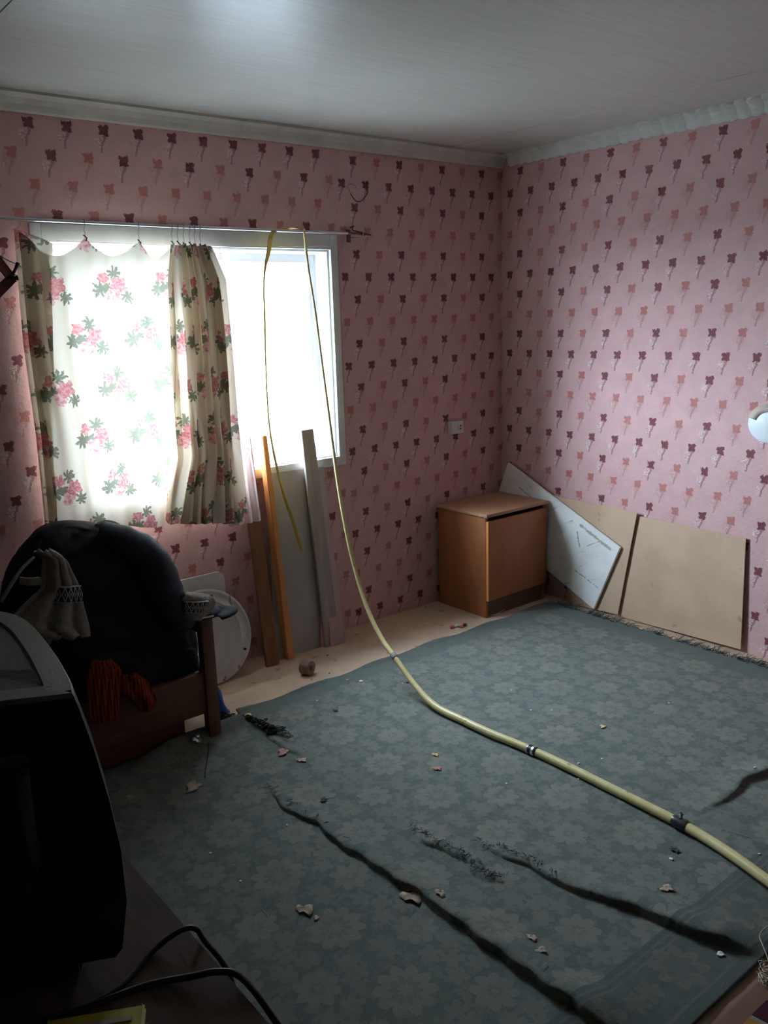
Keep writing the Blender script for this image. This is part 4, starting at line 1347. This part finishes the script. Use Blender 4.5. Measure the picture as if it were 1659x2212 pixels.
o = mesh_obj('brim', V, Fc, M_jacket, cp, True); o.modifiers.new('t', 'SOLIDIFY').thickness = .004
slab('label', at(436, 1334, 1, -.675), at(462, 1329, 1, -.675)-at(436, 1334, 1, -.675), Vector((0, .002, -.007)), .002, M_paper, cp, 0)

# folded black notebook-like cloth on the arm rail
bl_ = slab('wallet', at(418, 1283, 1, -.56)-Vector((0, 0, .012)), at(456, 1281, 1, -.50)-at(418, 1283, 1, -.56), Vector((.01, .0, -.028)), .03, M_jacket, None, .004)
setp(bl_, 'flat black wallet on top of the clothes beside the knit cuff', 'wallet')
tg = slab('tag', at(382, 1277, 1, -.60), at(396, 1283, 1, -.60)-at(382, 1277, 1, -.60), Vector((0, 0, .008)), .004, M_red, None, 0)
setp(tg, 'small red tag on the clothes beside the black wallet', 'tag')

# blue bag behind the post
bb = inflate('plastic_bag', [(1474, 455, 464, .4), (1490, 450, 474, .8), (1515, 448, 480, 1), (1540, 448, 492, 1), (1560, 452, 488, .9)], -.44, .045, M_blue, None, fold=.006, seed=5, seg=36, zfloor=.016)
setp(bb, 'crumpled blue plastic bag on the floor behind the bench post', 'bag')

# ================================================================== television and its table
TZ = .72
tb = empty('table', (-3.7, -2.4, 0), 'dark wooden table in the lower left corner carrying the television', 'table')
box('table_top', (-4.35, -3.35, TZ-.028), (-3.226, -1.75, TZ), M_table, tb, .003)
for x in (-4.27, -3.35):
    for y in (-3.27, -1.85): box('leg', (x, y, .019 if x > -3.5 else .019), (x+.05, y+.05, TZ-.028), M_bench_post, tb, .003)
box('apron', (-4.25, -1.83, TZ-.10), (-3.36, -1.81, TZ-.028), M_table, tb)
box('apron', (-3.34, -3.25, TZ-.10), (-3.32, -1.85, TZ-.028), M_table, tb)

tv = empty('television', (-3.6, -2.1, TZ), 'bulky black tube television with grey top on the table at the left', 'television')
plan = [(-3.352, -2.391), (-3.338, -2.336), (-3.318, -2.197), (-3.309, -2.056), (-3.329, -1.974), (-3.39, -1.90), (-3.49, -1.855), (-3.62, -1.83), (-3.76, -1.83), (-3.86, -1.87), (-3.90, -1.95), (-3.90, -2.05), (-3.885, -2.12)]
# close the front face, which is turned a little to the left
P2 = [Vector((x, y, 0)) for x, y in plan]
loop = catmull(P2, 4)
frontn = 14
a_, b__ = loop[-1], loop[0]
face_pts = [a_.lerp(b__, k/frontn) for k in range(1, frontn)]
loop = loop+face_pts
cen = Vector((sum(p.x for p in loop)/len(loop), sum(p.y for p in loop)/len(loop), 0))
def tv_ring(off, z, sc=1.0):
    out = []
    n = len(loop)
    for i, p in enumerate(loop):
        d1 = (p-loop[i-1]).normalized(); d2 = (loop[(i+1) % n]-p).normalized()
        n1, n2 = Vector((d1.y, -d1.x, 0)), Vector((d2.y, -d2.x, 0))
        nm = (n1+n2)/max(.35, 1+n1.dot(n2))
        if nm.dot(p-cen) < 0: nm = -nm
        q = p+nm*off
        if sc != 1.0: q = cen+(q-cen)*sc
        out.append(Vector((q.x, q.y, z)))
    return out
rings_body = [(-.035, TZ+.001), (-.030, TZ+.022), (.012, TZ+.030), (.022, TZ+.05), (.034, .85), (.034, .93), (.027, 1.00), (.016, 1.07), (.004, 1.125), (.0, 1.139)]
V, Fc = [], []
n = len(loop)
for o_, z in rings_body: V += tv_ring(o_, z)
for j in range(len(rings_body)-1):
    for k in range(n): Fc.append([j*n+k, j*n+(k+1) % n, (j+1)*n+(k+1) % n, (j+1)*n+k])
Fc.append(list(range(n))[::-1]); Fc.append([(len(rings_body)-1)*n+k for k in range(n)])
mesh_obj('housing', V, Fc, M_tvblack, tv, True, sharp=35)
for nm_, rings_top, mt_ in (('top_rim', [(.001, 1.1385), (-.002, 1.1445), (-.034, 1.1450), (-.037, 1.1400)], M_tvgrey), ('top_cover', [(-.0375, 1.1395), (-.039, 1.1425), (-.10, 1.1430), (-.16, 1.144)], M_tvmid)):
    V, Fc = [], []
    for o_, z in rings_top: V += tv_ring(o_, z) if o_ > -.11 else tv_ring(0, z, .30)
    for j in range(len(rings_top)-1):
        for k in range(n): Fc.append([j*n+k, j*n+(k+1) % n, (j+1)*n+(k+1) % n, (j+1)*n+k])
    Fc.append([(len(rings_top)-1)*n+k for k in range(n)])
    mesh_obj(nm_, V, Fc, mt_, tv, True, sharp=30)
# screen on the front face
fa, fb = a_.copy(), b__.copy(); fd = (fb-fa).normalized(); fn_ = Vector((fd.y, -fd.x, 0))
if fn_.dot(CAM-fa) < 0: fn_ = -fn_
w_ = (fb-fa).length
V, Fc = [], []
for j in range(9):
    for k in range(13):
        s, t = k/12, j/8
        bul = .012*math.sin(math.pi*s)*math.sin(math.pi*t)
        V.append(fa+fd*w_*(.10+.80*s)+fn_*(.020+bul+.014*math.sin(math.pi*min(1, .25+t*.6)))+Vector((0, 0, .83+.25*t)))
for j in range(8):
    for k in range(12): Fc.append([j*13+k, j*13+k+1, (j+1)*13+k+1, (j+1)*13+k])
o = mesh_obj('screen', V, Fc, M_glassdark, tv, True); o.modifiers.new('t', 'SOLIDIFY').thickness = .01

# cables
def onT(px, py, z=.0035): return at(px, py, 2, TZ+z)
c1 = tube('cable', [onT(120, 2212), onT(200, 2170), onT(262, 2130), onT(320, 2065), onT(362, 2028, .012), onT(400, 2006, .020), onT(425, 2008, .016), onT(440, 2030, .002), Vector((-3.212, -2.49, TZ-.03)), Vector((-3.212, -2.51, TZ-.16)), Vector((-3.215, -2.52, TZ-.45)), Vector((-3.20, -2.5, .030))], .0042, M_cable, None, 8, 5)
setp(c1, 'black cable arching over the table edge beside the television, the farther of two', 'cable')
c2 = tube('cable', [onT(90, 2205), onT(190, 2176), onT(250, 2152), onT(330, 2125), onT(420, 2108, .010), onT(470, 2099, .016), onT(520, 2110, .010), Vector((-3.214, -2.60, TZ-.006)), Vector((-3.208, -2.64, TZ-.05)), Vector((-3.21, -2.68, TZ-.2)), Vector((-3.21, -2.70, .035))], .0048, M_cable, None, 8, 5)
setp(c2, 'black cable nearest the viewer running over the table edge', 'cable')
# yellow tin at the bottom edge
yt = empty('tin_box', onT(210, 2230), 'worn yellow tin box at the bottom edge of the table', 'box')
q0, q1 = at(110, 2212, 2, TZ+.03), at(304, 2180, 2, TZ+.03)
u = (q1-q0).normalized(); w_ = Vector((u.y, -u.x, 0))
if w_.y > 0: w_ = -w_
Mx = Matrix(((u.x, w_.x, 0, q0.x), (u.y, w_.y, 0, q0.y), (0, 0, 1, 0), (0, 0, 0, 1)))
L_ = (q1-q0).length
box('tin_body', (0, 0, TZ+.001), (L_, .10, TZ+.024), M_yellow, yt, .006, M=Mx)
box('lid', (-.002, -.002, TZ+.024), (L_+.002, .102, TZ+.031), M_yellow, yt, .003, M=Mx)
for k in range(4): box('ridge', (.02+.0*k, .012+.014*k, TZ+.031), (L_-.01, .018+.014*k, TZ+.0335), M_platestain if k == 0 else M_yellow, yt, .001, M=Mx)

# ================================================================== floor litter
rug_h = {}
def rz(x, y):
    i = min(max(int((x-RX0)/(RX1-RX0)*(nxr-1)), 0), nxr-1); j = min(max(int((y-RY0)/(RY1-RY0)*(nyr-1)), 0), nyr-1)
    if RX0 < x < RX1 and RY0 < y < RY1: return float(Z[j, i])+.004
    return .0
def litter(name, px, py, size, mat, label, cat, kind='leaf', group=None):
    p = at(px, py, 2, .014); z0 = rz(p.x, p.y)
    size *= .82
    n = 14; V, Fc = [], []
    ph = random.random()*6
    for ring, rr in ((0, 0), (1, .5), (2, 1)):
        m = 1 if ring == 0 else n
        for k in range(m):
            a = 2*math.pi*k/n
            lob = 1+(.38*math.sin(a*2.5+ph)+.25*math.sin(a*5+ph*2))*(rr if kind == 'leaf' else .4*rr)
            r_ = size*rr*lob
            z = size*(.22*abs(math.sin(a*1.5+ph))*rr+.10*random.random()*rr+(0.06 if ring == 0 else 0))
            V.append(Vector((p.x+r_*math.cos(a), p.y+r_*math.sin(a), z0+.0015+z)))
    for k in range(n): Fc.append([0, 1+k, 1+(k+1) % n])
    for k in range(n): Fc.append([1+k, 1+n+k, 1+n+(k+1) % n, 1+(k+1) % n])
    o = mesh_obj(name, V, Fc, mat, None, True); o.modifiers.new('t', 'SOLIDIFY').thickness = .0012
    setp(o, label, cat, group)
    return o
litter('dry_leaf', 418, 1702, .038, M_leaf, 'curled brown leaf in the shade left of the rug folds, near the bench', 'leaf')
litter('dry_leaf', 612, 1628, .028, M_leafred, 'reddish dry leaf on the rug in front of the netting', 'leaf')
litter('dry_leaf', 652, 1645, .018, M_leaf, 'small crumpled leaf at the end of the short rug crease', 'leaf')
litter('dry_leaf', 941, 1632, .013, M_leafyellow, 'tiny ochre leaf on the rug left of the hose clamp', 'leaf')
litter('dry_leaf', 945, 1663, .016, M_leafred, 'small reddish leaf just below the ochre one', 'leaf')
litter('dry_leaf', 700, 1731, .016, M_twig, 'dark crumpled leaf on a rug flower above the long fold', 'leaf')
litter('dry_leaf', 890, 1940, .032, M_leaf, 'largest tan leaf lying against the long rug fold', 'leaf')
litter('dry_leaf', 952, 1946, .016, M_leaf, 'small tan leaf right of the largest one on the fold', 'leaf')
litter('dry_leaf', 660, 1968, .026, M_leaf, 'torn tan leaf on the rug at lower left', 'leaf')
litter('dry_leaf', 684, 1985, .010, M_leaf, 'tiny leaf crumb beside the torn tan leaf', 'leaf')
litter('dry_leaf', 280, 1725, .018, M_leaf, 'faint brown leaf in the darkness right of the television', 'leaf')
litter('dry_leaf', 1150, 2030, .014, M_leaf, 'small brown leaf on the rug between the two long folds', 'leaf')
litter('dry_leaf', 1168, 2063, .014, M_leaf, 'brown leaf scrap just right of the end of the long fold', 'leaf')
litter('dry_leaf', 1440, 1924, .018, M_leaf, 'brown leaf on the rug below the taped hose joint', 'leaf')
litter('dry_leaf', 1458, 1838, .016, M_twig, 'dark leaf scrap close under the black hose joint', 'leaf')
litter('dry_leaf', 1302, 1572, .014, M_leafyellow, 'small yellow brown leaf on the rug right of the hose', 'leaf')
litter('pebble', 725, 1536, .012, M_twig, 'black pebble on the rug near its back edge', 'pebble', 'stone')
litter('pebble', 880, 1476, .008, M_twig, 'black pebble beside the hose near the back of the rug', 'pebble', 'stone')
litter('paper_scrap', 780, 1473, .011, M_paper, 'pale blue paper scrap near the back edge of the rug', 'paper', 'stone')
litter('paper_scrap', 1556, 2064, .011, M_paper, 'white scrap near the front corner of the rug', 'paper', 'stone')
litter('pebble', 535, 1548, .018, M_leafyellow, 'pale round pebble beside the black netting', 'pebble', 'stone')
litter('paper_scrap', 1450, 1858, .007, M_paper, 'white speck on the rug below the black hose joint', 'paper', 'stone')
wpx = [(870, 1478), (1445, 1519), (1105, 1492), (1250, 1650), (1640, 1848), (1192, 1535), (1147, 1534), (620, 1785), (455, 1845), (520, 1905), (1250, 1685), (1094, 1695), (1630, 1670), (750, 1470), (685, 1515), (1300, 1640)]
crumb_l = ['white crumb just right of the upper hose bend', 'white crumb far right on the rug toward the tan sheets', 'white crumb in the middle of the back rug area', 'white crumb right of the silver hose clamp', 'white crumb left of the hose at the right frame edge', 'white crumb second from the left in the pair behind the rug centre', 'white crumb first from the left in the pair behind the rug centre', 'white crumb above the start of the long fold', 'white crumb nearest the television on the shaded rug', 'white crumb below the start of the long fold at left', 'white crumb closest below the silver hose clamp', 'white crumb left of the hose in the middle of the rug', 'white crumb beside the crease at the right frame edge', 'white crumb near the back edge crease of the rug', 'white crumb below the small back edge crease', 'white crumb farther right of the silver hose clamp']
for k, (a, b) in enumerate(wpx):
    litter('crumb', a, b, .0045, M_paper, crumb_l[k], 'crumb', 'stone', 'white crumbs scattered on the rug')
# straws
for k, (a, b, c_, d_) in enumerate([(487, 1868, 512, 1870), (1008, 2013, 1030, 2035), (1170, 2112, 1182, 2098), (350, 1990, 330, 2000), (1560, 1790, 1620, 1810), (565, 1960, 580, 1978)]):
    if b > 1980 and a < 400: continue
    p, q = at(a, b, 2, .02), at(c_, d_, 2, .02)
    p.z = rz(p.x, p.y)+.003; q.z = rz(q.x, q.y)+.003
    o = tube('straw', [p, (p+q)/2+Vector((0, 0, .002)), q], .0009, M_thread, None, 5)
    setp(o, ['thin pale straw in the shade right of the television', 'thin pale straw between the two long folds', 'thin pale straw right of the end of the left fold', '', 'long thin straw right of the black hose joint', 'short pale straw beside the torn tan leaf'][k], 'straw', 'pale straws on the rug')
# red and white wrapper
wr = empty('wrapper', at(990, 1356, 2, 0), 'small red and white wrapper on the bare floor by the rug edge', 'wrapper')
for (a, b, s, mt) in ((977, 1357, .014, M_red), (988, 1354, .014, M_paper), (997, 1356, .012, M_red), (1004, 1352, .012, M_twig)):
    p = at(a, b, 2, 0)
    bm = bmesh.new(); bmesh.ops.create_icosphere(bm, subdivisions=2, radius=s)
    for v in bm.verts: v.co = Vector((p.x+v.co.x*1.2, p.y+v.co.y*.7, .008+v.co.z*.5))+Vector((0, 0, .2))*s*mnoise.noise(v.co*70)
    from_bm('flap', bm, mt, wr, True)
# bits on the bare floor
for (a, b, s, l) in ((707, 1410, .006, 'black crumb on the bare floor right of the tape roll'), (711, 1449, .005, 'black crumb on the bare floor near the rug edge')):
    litter('crumb', a, b, s, M_twig, l, 'crumb', 'stone')

# tape roll
tr = empty('tape_roll', at(664, 1458, 2, 0), 'roll of brown packing tape standing on the bare floor', 'tape')
p = at(664, 1457, 2, 0)
Rr, Ri, Wd = .034, .021, .045
axd = Vector((.35, -.94, 0)).normalized()
Mr = Matrix.Translation((p.x, p.y, Rr+.001)) @ axd.to_track_quat('Z', 'Y').to_matrix().to_4x4()
seg = 36; V, Fc = [], []
for r_, z in ((Ri, -Wd/2), (Rr, -Wd/2), (Rr, Wd/2), (Ri, Wd/2)):
    for k in range(seg):
        a = 2*math.pi*k/seg; V.append(Mr @ Vector((r_*math.cos(a), r_*math.sin(a), z)))
for j in range(4):
    for k in range(seg): Fc.append([j*seg+k, j*seg+(k+1) % seg, ((j+1) % 4)*seg+(k+1) % seg, ((j+1) % 4)*seg+k])
mesh_obj('tape', V, Fc, M_brown_tape, tr, True, sharp=40)
V2, F2 = [], []
for r_, z in ((Ri-.002, -Wd/2+.001), (Ri, -Wd/2+.001), (Ri, Wd/2+.001), (Ri-.002, Wd/2+.001)):
    for k in range(seg):
        a = 2*math.pi*k/seg; V2.append(Mr @ Vector((r_*math.cos(a), r_*math.sin(a), z)))
for j in range(4):
    for k in range(seg): F2.append([j*seg+k, j*seg+(k+1) % seg, ((j+1) % 4)*seg+(k+1) % seg, ((j+1) % 4)*seg+k])
mesh_obj('core', V2, F2, M_thread, tr, True, sharp=40)

# black netting at the torn rug corner
def tangle(name, pts, n, spread, r, mat, label, cat):
    P = []
    pp = [at(a, b, 2, .03) for a, b in pts]; cc = catmull(pp, 6)
    parts = []
    for i in range(n):
        c = random.choice(cc); R_ = random.uniform(.3, 1)*spread
        ax = Vector((random.uniform(-.6, .6), random.uniform(-.6, .6), 1)).normalized(); u = ax.orthogonal().normalized(); w = ax.cross(u)
        loop_ = []
        a0 = random.random()*6; cj = c+Vector((random.gauss(0, spread*.35), random.gauss(0, spread*.35), random.uniform(-.004, .014)))
        for k in range(11):
            a = a0+k*.55; v = cj+(u*math.cos(a)+w*math.sin(a))*R_*(1+.2*math.sin(3*a)); v.z = max(v.z, .020); loop_.append(v)
        parts.append(tube_geo(loop_, r, 5))
    V, Fc = join_geo(parts)
    o = mesh_obj(name, V, Fc, mat, None, True)
    return setp(o, label, cat)
tangle('netting', [(470, 1550), (505, 1553), (545, 1556), (570, 1568), (590, 1580)], 130, .016, .0022, M_net, 'tangled black netting at the torn back corner of the rug', 'netting')
tangle('netting', [(585, 1582), (605, 1578), (622, 1592)], 30, .018, .0013, M_twig, 'loose grey loops trailing from the black netting', 'netting')
tangle('string_tangle', [(1645, 2080), (1652, 2110), (1657, 2130)], 26, .013, .0012, M_thread, 'straw coloured string tangle at the right edge on the brown runner', 'string')
o = tube('string', [at(1680, 1990, 2, .03), at(1655, 2003, 2, .03), at(1641, 2020, 2, .028), at(1646, 2038, 2, .03), at(1655, 2060, 2, .025), at(1665, 2090, 2, .022)], .0014, M_thread, None, 6, 5)
setp(o, 'curved straw coloured string at the front right corner of the rug', 'string')
# crumpled foil at the bench foot
bm = bmesh.new(); bmesh.ops.create_icosphere(bm, subdivisions=3, radius=.020)
p = at(424, 1605, 2, .02)
for v in bm.verts: v.co = v.co*(1+.5*mnoise.noise(v.co*80))+Vector((p.x, p.y, .036))
o = from_bm('foil_ball', bm, M_foil, None, False); setp(o, 'crumpled silver foil beside the foot of the bench post', 'foil')
o = tube('strap', [at(452, 1606, 2, .02), at(448, 1640, 2, .020), at(443, 1668, 2, .020), at(443, 1678, 2, .020)], .0022, M_tape, None, 5, 3)
setp(o, 'thin black cord on the rug below the bench post', 'cord')
